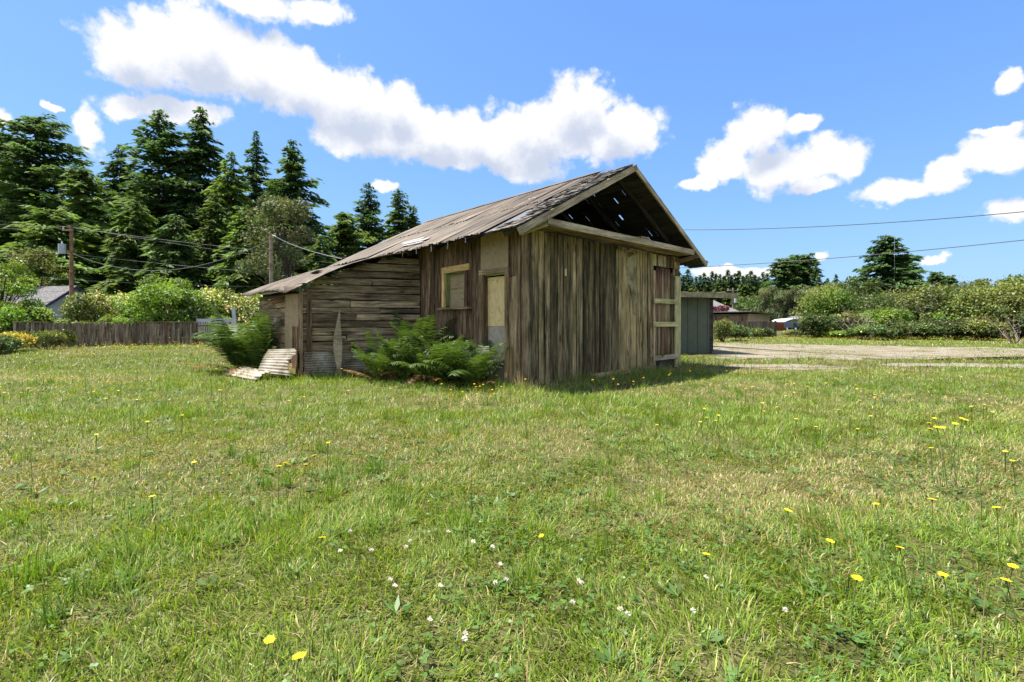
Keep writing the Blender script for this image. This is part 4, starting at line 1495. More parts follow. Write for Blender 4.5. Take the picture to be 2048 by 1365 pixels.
# left wood: tall conifers 40-60 m away  (px of trunk, row of the top, depth, radius, label, style)
SP = dict(power=0.8, droop=0.30, ragged=0.40)
left_trees = [
    ('fir_tree', 75, 236, 50, 5.4, 'dark flat-topped conifer at the left edge of the picture', dict(power=0.42, droop=0.12, ragged=0.55, dens=1.0, cbf=0.12), M_con),
    ('fir_tree', 10, 262, 56, 5.0, 'conifer half cut off by the left picture edge, behind the flat-topped one', dict(power=0.5, droop=0.15, ragged=0.5, cbf=0.1), M_con),
    ('fir_tree', 165, 330, 46, 3.6, 'shorter yellowish conifer right of the flat-topped one', dict(power=0.55, droop=0.3, ragged=0.4, cbf=0.05), M_con2),
    ('spruce_tree', 240, 285, 54, 4.2, 'narrow dark conifer in the gap of the left wood', dict(cbf=0.1, **SP), M_con),
    ('spruce_tree', 320, 215, 50, 5.4, 'tall upswept conifer, left of the highest pair in the wood', dict(power=0.75, droop=0.18, ragged=0.4, cbf=0.06, upsweep=0.25), M_con),
    ('spruce_tree', 402, 208, 52, 4.8, 'tallest pointed conifer in the left wood', dict(power=0.7, droop=0.38, ragged=0.4, cbf=0.06), M_con),
    ('spruce_tree', 462, 300, 47, 3.6, 'slim conifer just right of the tallest one', dict(power=0.75, droop=0.35, ragged=0.35, cbf=0.05), M_con2),
    ('spruce_tree', 512, 256, 55, 4.0, 'thin-topped conifer in the middle of the wood', dict(power=0.95, droop=0.25, ragged=0.5, cbf=0.1), M_con),
    ('spruce_tree', 585, 276, 50, 4.6, 'dark conifer at the right end of the left wood', dict(power=0.75, droop=0.22, ragged=0.4, cbf=0.06, upsweep=0.1), M_con),
    ('spruce_tree', 270, 400, 40, 3.4, 'lower light green conifer standing before the tall ones', dict(power=0.7, droop=0.4, ragged=0.4, cbf=0.03), M_con2),
    ('spruce_tree', 430, 385, 41, 3.4, 'lower drooping conifer before the tallest one', dict(power=0.7, droop=0.45, ragged=0.4, cbf=0.03), M_con2),
    ('spruce_tree', 490, 410, 39, 3.0, 'small fresh green conifer left of the grey-green tree', dict(power=0.75, droop=0.4, ragged=0.35, cbf=0.03), M_con2),
    ('fir_tree', 110, 420, 41, 4.0, 'broad low conifer behind the utility pole', dict(power=0.45, droop=0.2, ragged=0.5, cbf=0.05), M_con2),
    ('spruce_tree', 350, 430, 38, 3.2, 'low conifer above the flowering shrubs', dict(power=0.7, droop=0.4, ragged=0.4, cbf=0.03), M_con),
    # behind the shed roof
    ('spruce_tree', 737, 363, 60, 4.2, 'pointed conifer alone against the sky above the shed roof', dict(power=0.85, droop=0.1, ragged=0.35, cbf=0.1, upsweep=0.1), M_con),
    ('spruce_tree', 797, 376, 62, 2.9, 'narrow conifer right of the lone pointed one', dict(power=0.6, droop=0.2, ragged=0.4, cbf=0.1), M_con),
    ('spruce_tree', 826, 408, 63, 2.4, 'short conifer touching the roof ridge', dict(power=0.6, droop=0.2, ragged=0.35, cbf=0.1), M_con2),
    ('fir_tree', 690, 424, 56, 3.8, 'rounded conifer between the wood and the lone pointed tree', dict(power=0.45, droop=0.2, ragged=0.4, cbf=0.05), M_con2),
    ('spruce_tree', 640, 470, 46, 2.6, 'small light green conifer beside the roof slope', dict(power=0.7, droop=0.4, ragged=0.3, cbf=0.03), M_con2),
]
for k, (nm, px, py, d, rad, lab, st, mat) in enumerate(left_trees):
    st = dict(st); cbf = st.pop('cbf')
    H = gz(py, d)
    tm, cm = conifer(H, rad * 1.15, H * cbf, 200 + k, spray=0.56, **st)
    place_tree(nm, tm, cm, (M_bark, mat), (gx(px, d), d, 0), lab, group='conifers of the left wood' if k < 14 else 'conifers behind the shed roof')
# fill of dark wood far behind, so no bare horizon shows between trunks
tmw, cmw = conifer(17, 3.9, 0.6, 301, power=0.55, spray=0.8, dens=0.6, droop=0.3)
for k, (px, d, sc) in enumerate(((-60, 66, 1.2), (40, 70, 1.3), (130, 68, 1.12), (205, 72, 1.25), (280, 70, 1.4), (365, 72, 1.5), (445, 70, 1.35), (550, 71, 1.35), (612, 73, 1.0))):
    place_tree('spruce_tree', tmw, cmw, (M_bark, M_con), (gx(px, d), d, 0), 'dark conifer at the back of the left wood, mostly hidden by nearer trees', scale=(sc, sc, sc), group='back row of the left wood')

# grey-green broad tree and other leafy trees
def broad_tree(H, Rad, cb, seed, n, leaf, nl=26, asp=0.5, hang=0.0):
    r = np.random.default_rng(seed)
    mb = MB()
    mb.tube([(0, 0, -0.2), (0.05, 0.03, H * 0.3), (0.1, -0.1, H * 0.6)], [H * 0.022, H * 0.017, H * 0.008], 7)
    lobes = []
    for k in range(nl):
        a = r.random() * 6.283
        hz = cb + (H - cb) * (0.08 + 0.84 * r.random())
        f = (hz - cb) / (H - cb)
        q = Rad * math.sqrt(max(0.05, 1 - (2 * f - 0.85) ** 2 * 0.8)) * (0.35 + 0.55 * r.random())
        lobes.append((math.cos(a) * q, math.sin(a) * q, hz, Rad * (0.22 + 0.16 * r.random())))
        mb.tube([(0.02, 0, cb * 0.6 + 0.4 * H * f * 0.6), (math.cos(a) * q * .5, math.sin(a) * q * .5, (cb * .6 + .24 * H * f) * .4 + hz * .6), (math.cos(a) * q, math.sin(a) * q, hz)], [H * 0.008, H * 0.005, 0.01], 4, cap=False)
    which = r.integers(0, nl, n)
    lb = np.array(lobes)[which]
    d = rdir(r, n)
    c = lb[:, :3] + d * (lb[:, 3] * (0.45 + 0.6 * r.random(n) ** 0.6))[:, None] * np.array([1, 1, 0.8])
    ax = rdir(r, n) + d * 0.5; ax[:, 2] -= 0.2 + hang
    nr = d + r.normal(0, .5, (n, 3)); nr[:, 2] += .5
    tl = (0.7 + 0.6 * r.random(nl))[which] * (0.75 + 0.5 * r.random(n))
    col = np.stack([tl * (0.95 + .3 * r.random(nl))[which], tl, tl * .9], 1)
    L = leaf * (0.6 + 0.8 * r.random(n))
    V, q, C = rhombi(c, ax, nr, L, L * asp, col)
    return mb.mesh('trunk'), np_mesh('crown', V, [q], C)


d = 37
tm, cm = broad_tree(gz(385, d), 3.5, 1.5, 401, 9000, 0.26)
place_tree('broadleaf_tree', tm, cm, (M_bark, M_leafgrey), (gx(575, d), d, 0), 'rounded grey-green tree behind the bare pole')
d = 34
tm, cm = broad_tree(gz(500, d), 2.3, 1.0, 402, 5000, 0.20)
place_tree('broadleaf_tree', tm, cm, (M_bark, M_leafolive), (gx(75, d), d, 0), 'olive leafy tree left of the utility pole', scale=(1.15, 1, 1))
d = 22.5
tm, cm = broad_tree(gz(508, d), 1.35, 0.6, 403, 6000, 0.13)
place_tree('broadleaf_tree', tm, cm, (M_bark, M_leaf), (gx(2, d), d, 0), 'bright green leafy tree at the left picture edge behind the fence')
d = 27
tm, cm = broad_tree(gz(560, d), 2.2, 0.9, 404, 9000, 0.17, 30)
place_tree('maple_tree', tm, cm, (M_bark, M_leaf), (gx(325, d), d, 0), 'bright green spreading maple behind the plank fence', scale=(1.25, 1, 1))

# flowering shrubs behind the fence
B_flower = bush_mesh(2.0, 1.8, 3.4, 9000, 0.17, 501, 20, flower=0.30)
B_green = bush_mesh(1.6, 1.5, 2.4, 7000, 0.15, 502, 16, flower=0.03)
B_bramble = bush_mesh(1.8, 1.4, 1.7, 7000, 0.15, 503, 14, flower=0.012, wild=0.7)
B_low = bush_mesh(1.5, 1.0, 0.8, 4500, 0.13, 504, 14, flower=0.03, wild=0.6)
B_wild = bush_mesh(2.3, 2.0, 3.3, 9000, 0.18, 505, 22, wild=0.8)
g = 'flowering shrubs behind the plank fence'
for (px, d, sc, lab, ms, mm) in (
        (185, 28, (0.85, .8, 0.99), 'cream-flowered shrub right of the small grey-roofed house', B_flower, (M_leaf, M_cream)),
        (250, 31, (1.0, .9, 1.03), 'cream-flowered shrub between house and maple', B_flower, (M_leaf, M_cream)),
        (420, 29, (1.05, .9, 1.1), 'large cream-flowered shrub right of the maple', B_flower, (M_leaf, M_cream)),
        (490, 30, (1.0, .9, 1.06), 'cream-flowered shrub above the white screen', B_flower, (M_leaf, M_cream)),
        (575, 32, (1.1, 1, 1.06), 'cream-flowered shrub rising just behind the lean-to eave', B_flower, (M_leafolive, M_cream)),
        (650, 36, (1.1, 1, 1.01), 'cream-flowered shrub mostly hidden by the lean-to roof', B_flower, (M_leafolive, M_cream))):
    place_bush('flowering_shrub', ms, mm, (gx(px, d), d, -0.05), lab, sc, group=g)
for (px, d, sc, lab, mm) in (
        (35, 21.8, (.85, .8, .95), 'green shrub at the left end of the plank fence', (M_leaf, M_cream)),
        (100, 24, (.9, .8, .62), 'green shrub before the small grey-roofed house', (M_leaf, M_cream)),
        (165, 24.5, (.8, .8, .55), 'low green shrub over the fence beside the house corner', (M_leaf, M_cream)),
        (235, 25, (.8, .8, .70), 'green shrub below the flowering ones left of the maple', (M_leaf, M_cream)),
        (440, 26.5, (.6, .6, .72), 'yellow-green shrub over the white screen', (M_leaf, M_cream)),
        (500, 24, (.8, .7, .55), 'green shrub between white post and big fern', (M_leafolive, M_cream))):
    place_bush('green_shrub', B_green, mm, (gx(px, d), d, -0.03), lab, sc, group='green shrubs along the plank fence')
place_bush('golden_shrub', B_low, (M_leafyellow, M_leaf), (gx(22, 17.6), 17.6, -0.02), 'golden-leaved low shrub at the left picture edge before the fence', (.75, .7, 1.05))
place_bush('green_shrub', B_low, (M_leafdark, M_leaf), (gx(2, 16.4), 16.4, -0.02), 'dark low shrub at the left picture edge, nearest to the camera', (.6, .6, .9))
place_bush('climbing_weed', B_low, (M_leafolive, M_cream), (gx(95, 19.2), 19.2, -0.02), 'tangled weeds climbing the left part of the plank fence', (.7, .35, 1.1))

# ------------------------------------------------------------------ left fence
A = Vector((gx(28, 20.0), 20.0, 0)); B = Vector((gx(395, 23.4), 23.4, 0)); Cc = Vector((gx(462, 24.2), 24.2, 0))
fence = empty('picket_fence', A, math.atan2((B - A).y, (B - A).x), 'weathered brown plank fence along the left side of the meadow', 'fence')
FL = (B - A).length
FH = 1.12
mesh_p = [plank_mesh(FH - 0.05, 0.088, 0.018, 600 + k, 0.01, 0, 2) for k in range(5)]
for m in mesh_p: m.materials.append(M_fence)
x = 0.02; k = 0
while x < FL:
    o = link('picket', mesh_p[k % 5], None, fence)
    orient(o, (x, random.uniform(-.006, .006), (FH - 0.05) / 2 + random.uniform(0, .03)), (random.uniform(-.012, .012), 0, 1), TX)
    x += 0.088 + random.choice((0.004, 0.008, 0.012, 0.03)); k += 1
plank('rail', fence, (FL / 2, 0.035, 0.30), TX, UPZ, FL, 0.09, 0.04, M_fence, 0.003, 0, 6)
plank('rail', fence, (FL / 2, 0.035, 0.90), TX, UPZ, FL, 0.09, 0.04, M_fence, 0.003, 0, 6)
plank('cap_rail', fence, (FL / 2, 0.0, FH + 0.02), TX, SY, FL + 0.05, 0.10, 0.035, M_grey, 0.004, 0, 8)
for k in range(6):
    plank('post', fence, (0.6 + k * (FL - 0.7) / 5, -0.045, FH / 2 + 0.02), UPZ, TX, FH + 0.08, 0.095, 0.07, M_fence if k != 4 else M_post, 0.003, 0, 2)
slat = empty('slat_fence', B, math.atan2((Cc - B).y, (Cc - B).x), 'grey narrow-slatted fence section right of the plank fence', 'fence')
SLn = (Cc - B).length
mesh_s = plank_mesh(FH, 0.045, 0.015, 650, 0.002, 0, 1); mesh_s.materials.append(M_grey)
for k in range(int(SLn / 0.075)):
    orient(link('slat', mesh_s, None, slat), (0.04 + k * 0.075, 0, FH / 2 + 0.02), UPZ, TX)
for zz in (0.25, 0.95):
    plank('rail', slat, (SLn / 2, 0.03, zz), TX, UPZ, SLn, 0.07, 0.035, M_fence, 0.002, 0, 2)
for k in range(3):
    plank('post', slat, (0.03 + k * (SLn - .06) / 2, -0.03, FH / 2), UPZ, TX, FH + 0.06, 0.08, 0.05, M_fence, 0.002, 0, 2)
scr = empty('white_screen', (gx(394, 24.8), 24.8, 0), 0.1, 'white three-panel screen showing above the slatted fence', 'screen')
for k in range(3):
    mb = MB(); mb.box((k * 0.62 + 0.03, -0.01, 0.55), (k * 0.62 + 0.59, 0.01, 1.31)); link('panel', mb.mesh('panel'), M_white, scr)
    mb = MB(); mb.box((k * 0.62 - 0.02, -0.025, 0.0), (k * 0.62 + 0.02, 0.025, 1.34)); link('post', mb.mesh('post'), M_metal, scr)
wp = plank('white_post', None, (gx(470, 23), 23, 0.95), (-0.10, 0, 1), TX, 1.9, 0.13, 0.08, M_white, 0.004)
tag(wp, 'leaning white post between the slatted fence and the big fern', 'post')

# ------------------------------------------------------------------ small grey-roofed house on the left
d = 33.0
house = empty('small_house', (gx(100, d), d, 0), R(-14), 'small pale house with grey shingle roof behind the plank fence', 'house')
hw, hl, he, hrz = 3.0, 4.6, 2.42, 3.62       # ridge along local x
mb = MB()
x0, x1, y0, y1 = -hl / 2, hl / 2, -hw / 2, hw / 2
prof = [(y0, 0), (y1, 0), (y1, he), (0, hrz - 0.08), (y0, he)]
mb.add([(x0, a, b) for a, b in prof] + [(x1, a, b) for a, b in prof], [(0, 1, 2, 3, 4), (9, 8, 7, 6, 5)] + [(k, 5 + k, 5 + (k + 1) % 5, (k + 1) % 5) for k in range(5)])
link('wall', mb.mesh('wall'), M_bluewall, house)
hroof = empty('house_roof'); hroof.parent = house
for sgn in (-1, 1):
    a = Vector((0, sgn * (hw / 2 + 0.35), he - 0.25)); b = Vector((0, 0, hrz))
    dd = (b - a).normalized()
    nn_ = Vector((0, -dd.z * sgn * -1, abs(dd.y)))
    for k in range(7):
        c = a.lerp(b, (k + 0.5) / 7) + Vector((0, 0, 0.03 + 0.01 * (k % 2)))
        plank('shingle_course', hroof, c, TX, dd, hl + 0.5, (b - a).length / 7 + 0.04, 0.03, M_greyroof, 0.02, 0, 8)
    e0 = a.lerp(b, 0.5) + Vector((hl / 2 + 0.27, 0, -0.06))
    plank('barge_board', hroof, e0, dd, UPZ, (b - a).length, 0.16, 0.04, M_navy, 0.0, 0, 2)
hwn = empty('house_window'); hwn.parent = house
mb = MB(); mb.box((0.5, y0 - 0.05, 1.25), (1.75, y0 - 0.01, 2.12)); link('frame', mb.mesh('frame'), M_navy, hwn)
for k in range(2):
    mb = MB(); mb.box((0.56 + k * 0.6, y0 - 0.062, 1.32), (1.10 + k * 0.6, y0 - 0.052, 2.06)); link('pane', mb.mesh('pane'), M_glass if k == 0 else M_white, hwn)

# ------------------------------------------------------------------ poles and wires
def utility_pole(px, d, ztop, rad, mat, label, name='utility_pole'):
    e = empty(name, (gx(px, d), d, 0), 0, label, 'pole')
    mb = MB(); mb.tube([(0, 0, -0.3), (0, 0, ztop)], [rad, rad * 0.75], 10); link('pole', mb.mesh('pole'), mat, e)
    return e


d = 31.5
up1 = utility_pole(143, d, gz(450, d), 0.13, M_post, 'brown utility pole with transformer behind the small house')
zt = gz(450, d)
mb = MB(); mb.tube([(-0.35, -0.30, zt - 2.0), (-0.35, -0.30, zt - 1.35)], 0.20, 12); tr_ = link('transformer', mb.mesh('transformer'), M_metal, up1)
mb = MB(); mb.tube([(-0.35, -0.30, zt - 1.35), (-0.35, -0.30, zt - 1.15)], [0.06, 0.03], 6); link('bushing', mb.mesh('bushing'), M_metal, tr_)
mb = MB(); mb.box((-0.55, -0.1, zt - 0.42), (0.12, 0.0, zt - 0.32)); link('crossarm', mb.mesh('crossarm'), M_grey, up1)
for xx in (-0.5, 0.0):
    mb = MB(); mb.tube([(xx, -0.05, zt - 0.32), (xx, -0.05, zt - 0.12)], [0.05, 0.03], 6); link('insulator', mb.mesh('insulator'), M_white, up1)
d2_ = 27.0
up2 = utility_pole(542, d2_, gz(467, d2_), 0.115, M_palepole, 'bare pale wooden pole behind the lean-to roof', 'service_pole')
mb = MB(); mb.tube([(0.1, -0.05, gz(467, d2_) - .12), (0.34, -0.1, gz(467, d2_) - .2)], 0.03, 6); link('insulator', mb.mesh('insulator'), M_white, up2)


def wire(pts, rad, label, mat=M_wire, sag=0.0, n=24):
    P = [Vector(p) for p in pts]
    out = []
    for k in range(len(P) - 1):
        for i in range(n):
            f = i / n
            c = P[k].lerp(P[k + 1], f); c.z -= 4 * sag * f * (1 - f)
            out.append(c)
    out.append(P[-1])
    mb = MB(); mb.tube(out, rad, 5)
    return tag(link('overhead_wire', mb.mesh('overhead_wire'), mat), label, 'wire', 'overhead wires')


pz = zt - 0.12
wire([pt(-160, 428, 30), Vector((up1.location.x - .5, 31.45, pz)), pt(760, 520, 39)], 0.009, 'uppermost wire from the transformer pole past the conifers', M_palewire, 0.25)
wire([pt(-160, 440, 30), Vector((up1.location.x, 31.45, pz)), pt(760, 533, 39.5)], 0.008, 'second wire just below the uppermost on the transformer pole', M_palewire, 0.35)
wire([pt(-160, 500, 30), Vector((up1.location.x, 31.36, gz(508, 31.4))), pt(640, 552, 37)], 0.010, 'low communication wire running behind the bare pole', M_palewire, 0.15)
wire([Vector((up1.location.x + .12, 31.4, gz(507, 31.4))), Vector((up2.location.x - .1, 27, gz(481, 27)))], 0.013, 'deeply sagging service cable between the two left poles', M_palewire, 1.45)
wire([Vector((up2.location.x + .3, 26.9, gz(474, 27))), bw(0.0, 7.5, zl(0.0) + .05)], 0.016, 'service cable dropping from the bare pole to the shed roof', M_palewire, 0.12)
wire([pt(-160, 548, 33), pt(140, 560, 33), pt(560, 574, 34)], 0.008, 'lowest thin wire behind the flowering shrubs', M_wire, 0.1)
wire([pt(1180, 455, 34), pt(2300, 398, 19.5)], 0.020, 'upper twisted power cable crossing the sky right of the shed', M_wire, 0.62)
wire([pt(1180, 541, 38), pt(2300, 452, 21)], 0.020, 'lower power cable crossing the sky past the big conifer', M_wire, 0.45)

# ------------------------------------------------------------------ green shed at the right
d = 16.7
gs = empty('green_shed', (gx(1418, d), d, 0), R(6), 'dark green panelled shed with flat roof behind the ladder-like boards', 'shed')
sw_ = 2.6
gw = link('front_wall', MB().mesh('x'), M_shedgreen, gs)
mb = MB(); mb.box((-sw_, 0.03, 0.0), (-0.01, 0.08, 2.02)); gw.data = mb.mesh('front_wall'); gw.data.materials.append(M_shedgreen)
for k in range(7):
    plank('panel', gw, (-0.21 - k * 0.375, 0.018, 1.02), UPZ, TX, 1.98, 0.345, 0.022, M_shedgreen, 0.002, 0, 2)
    plank('batten', gw, (-0.02 - k * 0.375, 0.002, 1.02), UPZ, TX, 1.98, 0.05, 0.03, M_shedgreen, 0.001, 0, 2)
mb = MB(); mb.box((-0.0, 0.0, 0.0), (0.16, 0.12, 2.0)); link('corner_post', mb.mesh('corner_post'), M_dark, gs)  # dark colour painted in for the unlit right end of the shed
mb = MB(); mb.box((0.06, 0.13, 0.0), (0.10, 3.2, 2.0)); mb.box((-sw_, 3.2, 0), (0.10, 3.25, 2.0)); link('side_wall', mb.mesh('side_wall'), M_dark, gs)
rf = link('flat_roof', MB().mesh('x'), M_felt, gs)
mb = MB(); mb.box((-sw_ - .3, -0.42, 2.12), (0.82, 3.5, 2.17)); rf.data = mb.mesh('flat_roof'); rf.data.materials.append(M_felt)
plank('fascia_board', rf, (-0.9, -0.44, 2.08), (1, 0, -0.012), UPZ, 3.4, 0.16, 0.03, M_fascia, 0.004, 0, 6)
plank('fascia_board', rf, (0.835, 1.5, 2.08), SY, UPZ, 3.9, 0.15, 0.03, M_fascia, 0.004, 0, 6)
for k in range(12):
    plank('roof_litter', rf, (-1.3 + k * 0.17, -0.25 + random.uniform(-.1, .3), 2.19), (1, random.uniform(-1, 1), 0.1 + 0.35 * (k == 4)), UPZ, random.uniform(.2, .5), 0.03, 0.02, M_grey if k % 2 else M_post, 0.01, 0, 2)
for k in range(4):
    plank('rafter', rf, (-2.2 + k * 0.9, 1.4, 2.08), SY, UPZ, 3.5, 0.08, 0.05, M_dark, 0.0, 0, 1)

# ------------------------------------------------------------------ neighbours at the right
d = 34.0
A2 = Vector((gx(1432, 33), 33, 0)); B2 = Vector((gx(1553, 35), 35, 0))
f2 = empty('board_fence', A2, math.atan2((B2 - A2).y, (B2 - A2).x), 'grey board fence before the beige outbuilding', 'fence')
FL2 = (B2 - A2).length
mesh_b = [plank_mesh(1.18, 0.145, 0.02, 700 + k, 0.012, 0, 1) for k in range(4)]
for m in mesh_b: m.materials.append(M_fence)
for k in range(int(FL2 / 0.15)):
    orient(link('board', mesh_b[k % 4], None, f2), (0.08 + k * 0.15, 0, 0.60 + random.uniform(-.02, .02)), UPZ, TX)
plank('rail', f2, (FL2 / 2, 0.03, 0.9), TX, UPZ, FL2, 0.09, 0.04, M_fence, 0, 0, 2)
plank('rail', f2, (FL2 / 2, 0.03, 0.3), TX, UPZ, FL2, 0.09, 0.04, M_fence, 0, 0, 2)
for k in range(3):
    plank('post', f2, (0.05 + k * (FL2 - .1) / 2, 0.04, 0.6), UPZ, TX, 1.25, 0.1, 0.1, M_fence, 0, 0, 1)

d = 39.0
ob = empty('outbuilding', (gx(1496, d), d, 0), R(33), 'low outbuilding with brown plank front and beige side behind the board fence', 'building')
mb = MB(); mb.box((0.0, 0.0, 0.0), (3.3, 5.0, 1.78)); obw = link('wall', mb.mesh('wall'), M_beige, ob)
for k in range(5):
    plank('siding_board', obw, (1.65, -0.012, 0.2 + k * 0.36), TX, UPZ, 3.32, 0.35, 0.02, M_beige, 0.002, 0, 1)
obf = empty('plank_front'); obf.parent = ob
for k in range(24):
    plank('plank', obf, (-0.03, 0.1 + k * 0.2, 0.85), UPZ, SY, 1.7, 0.19, 0.03, M_fence if k % 3 else M_post, 0.006, 0, 1)
plank('lintel', obf, (-0.06, 2.4, 1.72), SY, UPZ, 4.9, 0.16, 0.05, M_fence, 0.004, 0, 2)
plank('roof', ob, (1.6, 2.3, 1.90), (1, 0, -0.05), SY, 4.2, 5.8, 0.06, M_felt, 0.005, 0, 2)

d = 56.0
hh = empty('grey_roof_house', (gx(1408, d), d, 0), R(-20), 'house with pale grey hipped roof seen past the green shed', 'house')
mb = MB(); mb.box((-3.5, -3, 0), (3.0, 3, 2.3)); link('wall', mb.mesh('wall'), M_beige, hh)
mb = MB()
mb.add([(-4, -3.5, 2.3), (3.5, -3.5, 2.3), (3.5, 3.5, 2.3), (-4, 3.5, 2.3), (-2, 0, 3.8), (0.9, 0, 3.8)], [(0, 1, 5, 4), (1, 2, 5), (2, 3, 4, 5), (3, 0, 4), (3, 2, 1, 0)])
link('roof', mb.mesh('roof'), M_greyroof, hh)
d = 52.0
tm, cm = broad_tree(4.1, 1.1, 1.2, 405, 1600, 0.22, 12)
place_tree('plum_tree', tm, cm, (M_bark, M_leafpurple), (gx(1437, d), d, 0), 'purple-leaved tree above the green shed roof')

d = 80.0
up3 = utility_pole(1466, d, gz(576, d), 0.16, M_palepole, 'distant utility pole with crossarm right of the green shed')
z3 = gz(576, d)
mb = MB(); mb.box((-0.95, -0.08, z3 - 0.55), (0.95, 0.08, z3 - 0.38)); link('crossarm', mb.mesh('crossarm'), M_palepole, up3)
mb = MB(); mb.tube([(0.3, -0.25, z3 - 2.6), (0.3, -0.25, z3 - 1.7)], 0.22, 8); link('transformer', mb.mesh('transformer'), M_metal, up3)
for xx in (-0.85, 0.85):
    mb = MB(); mb.tube([(xx, 0, z3 - 0.38), (xx, 0, z3 - 0.12)], 0.07, 6); link('insulator', mb.mesh('insulator'), M_white, up3)

# far yard: canopy, blue house, orange container, pickup
d = 62.0
cn = empty('white_canopy', (gx(1578, d), d, 0), 0.1, 'white-roofed carport in the far yard', 'carport')
mb = MB()
rf_ = [(-1.7, 1.15), (-1.0, 1.45), (0, 1.58), (1.0, 1.45), (1.7, 1.15)]
mb.add([(a, -1.5, b) for a, b in rf_] + [(a, 1.5, b) for a, b in rf_] + [(a, -1.5, b - .06) for a, b in rf_] + [(a, 1.5, b - .06) for a, b in rf_],
       [(k, k + 1, k + 6, k + 5) for k in range(4)] + [(10 + k, 15 + k, 16 + k, 11 + k) for k in range(4)] + [(k, 10 + k, 11 + k, k + 1) for k in range(4)] + [(5 + k, 6 + k, 16 + k, 15 + k) for k in range(4)])
link('canopy_roof', mb.mesh('canopy_roof'), M_white, cn)
for a in (-1.6, 1.6):
    for b in (-1.4, 1.4):
        mb = MB(); mb.box((a - .04, b - .04, 0), (a + .04, b + .04, 1.16)); link('post', mb.mesh('post'), M_metal, cn)
d = 66.0
bh_ = empty('blue_house', (gx(1606, d), d, 0), 0.15, 'small blue gabled house in the far yard', 'house')
mb = MB(); pr = [(-1.9, 0), (1.9, 0), (1.9, 1.25), (0, 1.85), (-1.9, 1.25)]
mb.add([(a, -1.5, b) for a, b in pr] + [(a, 2.5, b) for a, b in pr], [(4, 3, 2, 1, 0)[::-1], (5, 6, 7, 8, 9)[::-1]] + [(k, (k + 1) % 5, 5 + (k + 1) % 5, 5 + k)[::-1] for k in range(5)])
link('wall', mb.mesh('wall'), M_blue, bh_)
for sgn in (-1, 1):
    plank('roof_slope', bh_, (sgn * 1.02, 0.5, 1.60), (1, 0, -sgn * 0.316), SY, 2.3, 4.4, 0.08, M_greyroof, 0, 0, 1)
mb = MB(); mb.box((0.2, -1.54, 0.55), (1.3, -1.50, 1.1)); hw_ = link('window', mb.mesh('window'), M_white, bh_)
mb = MB(); mb.box((0.28, -1.56, 0.62), (1.22, -1.545, 1.03)); link('pane', mb.mesh('pane'), M_glass, hw_)
mb = MB(); mb.box((-1.4, -1.54, 0.0), (-0.7, -1.50, 1.15)); link('door', mb.mesh('door'), M_white, bh_)
d = 60.0
oc = empty('orange_container', (gx(1556, d), d, 0), 0.1, 'orange storage box beside the far carport', 'container')
mb = MB(); mb.box((-0.75, -0.6, 0), (0.75, 0.6, 1.02)); body = link('body', mb.mesh('body'), M_orange, oc)
for k in range(7):
    mb = MB(); mb.box((-0.7 + k * 0.2, -0.63, 0.05), (-0.62 + k * 0.2, -0.602, 0.98)); link('rib', mb.mesh('rib'), M_orange, body)
d = 55.0
tk = empty('pickup_truck', (gx(1615, d), d, 0), 0.05, 'dark pickup truck parked in the far yard', 'truck')
mb = MB()
prof = [(-2.3, .45), (2.3, .45), (2.35, .85), (1.3, .98), (0.75, 1.45), (-0.55, 1.48), (-0.75, 1.0), (-2.3, 1.0)]
mb.add([(a, -.85, b) for a, b in prof] + [(a, .85, b) for a, b in prof], [tuple(range(8)), tuple(range(15, 7, -1))] + [(k, 8 + k, 8 + (k + 1) % 8, (k + 1) % 8) for k in range(8)])
link('body', mb.mesh('body'), M_carpaint, tk)
for a in (-1.45, 1.45):
    for b in (-.8, .8):
        mb = MB(); mb.tube([(a, b - .1, .36), (a, b + .1, .36)], .36, 14); wh = link('wheel', mb.mesh('wheel'), M_tyre, tk)
        mb = MB(); mb.tube([(a, b - .115, .36), (a, b + .115, .36)], .19, 10); link('rim', mb.mesh('rim'), M_metal, wh)
for sd in (-.86, .86):
    mb = MB(); mb.add([(-0.5, sd, 1.06), (0.95, sd, 1.06), (0.65, sd, 1.40), (-0.45, sd, 1.42)], [(0, 1, 2, 3)]); 
    mb.add([(-0.5, sd * .985, 1.06), (0.95, sd * .985, 1.06), (0.65, sd * .985, 1.40), (-0.45, sd * .985, 1.42)], [(3, 2, 1, 0)]); link('window', mb.mesh('window'), M_glass, tk)

# ------------------------------------------------------------------ trees at the right
tmA, cmA = conifer(14, 2.6, 0.6, 311, power=0.75, spray=0.8, droop=0.25, dens=0.7)
tmB, cmB = conifer(12, 2.2, 0.4, 312, power=0.85, spray=0.75, droop=0.3, dens=0.7)
tmC, cmC = conifer(13, 4.0, 2.0, 313, power=0.38, spray=0.75, droop=0.15, ragged=0.5, dens=0.9)
rowpx = [(1349, 556), (1367, 549), (1384, 558), (1400, 549), (1416, 553), (1432, 546), (1448, 551), (1463, 549), (1478, 541), (1494, 547), (1510, 549), (1526, 543), (1340, 548), (1358, 541), (1376, 538), (1392, 552), (1408, 545), (1424, 541), (1440, 548), (1456, 538), (1470, 546), (1486, 550), (1502, 541), (1518, 552), (1534, 546), (1552, 556)]
for k, (px, py) in enumerate(rowpx):
    d = 118 + 6 * (k % 3)
    H = gz(py, d)
    tm, cm, h0 = ((tmA, cmA, 14), (tmB, cmB, 12))[k % 2]
    sc = H / h0
    place_tree('spruce_tree', tm, cm, (M_bark, M_con if k % 3 else M_con2), (gx(px, d), d, 0), 'conifer in the distant row beyond the green shed', scale=(sc * 1.2, sc * 1.2, sc), group='distant conifer row')
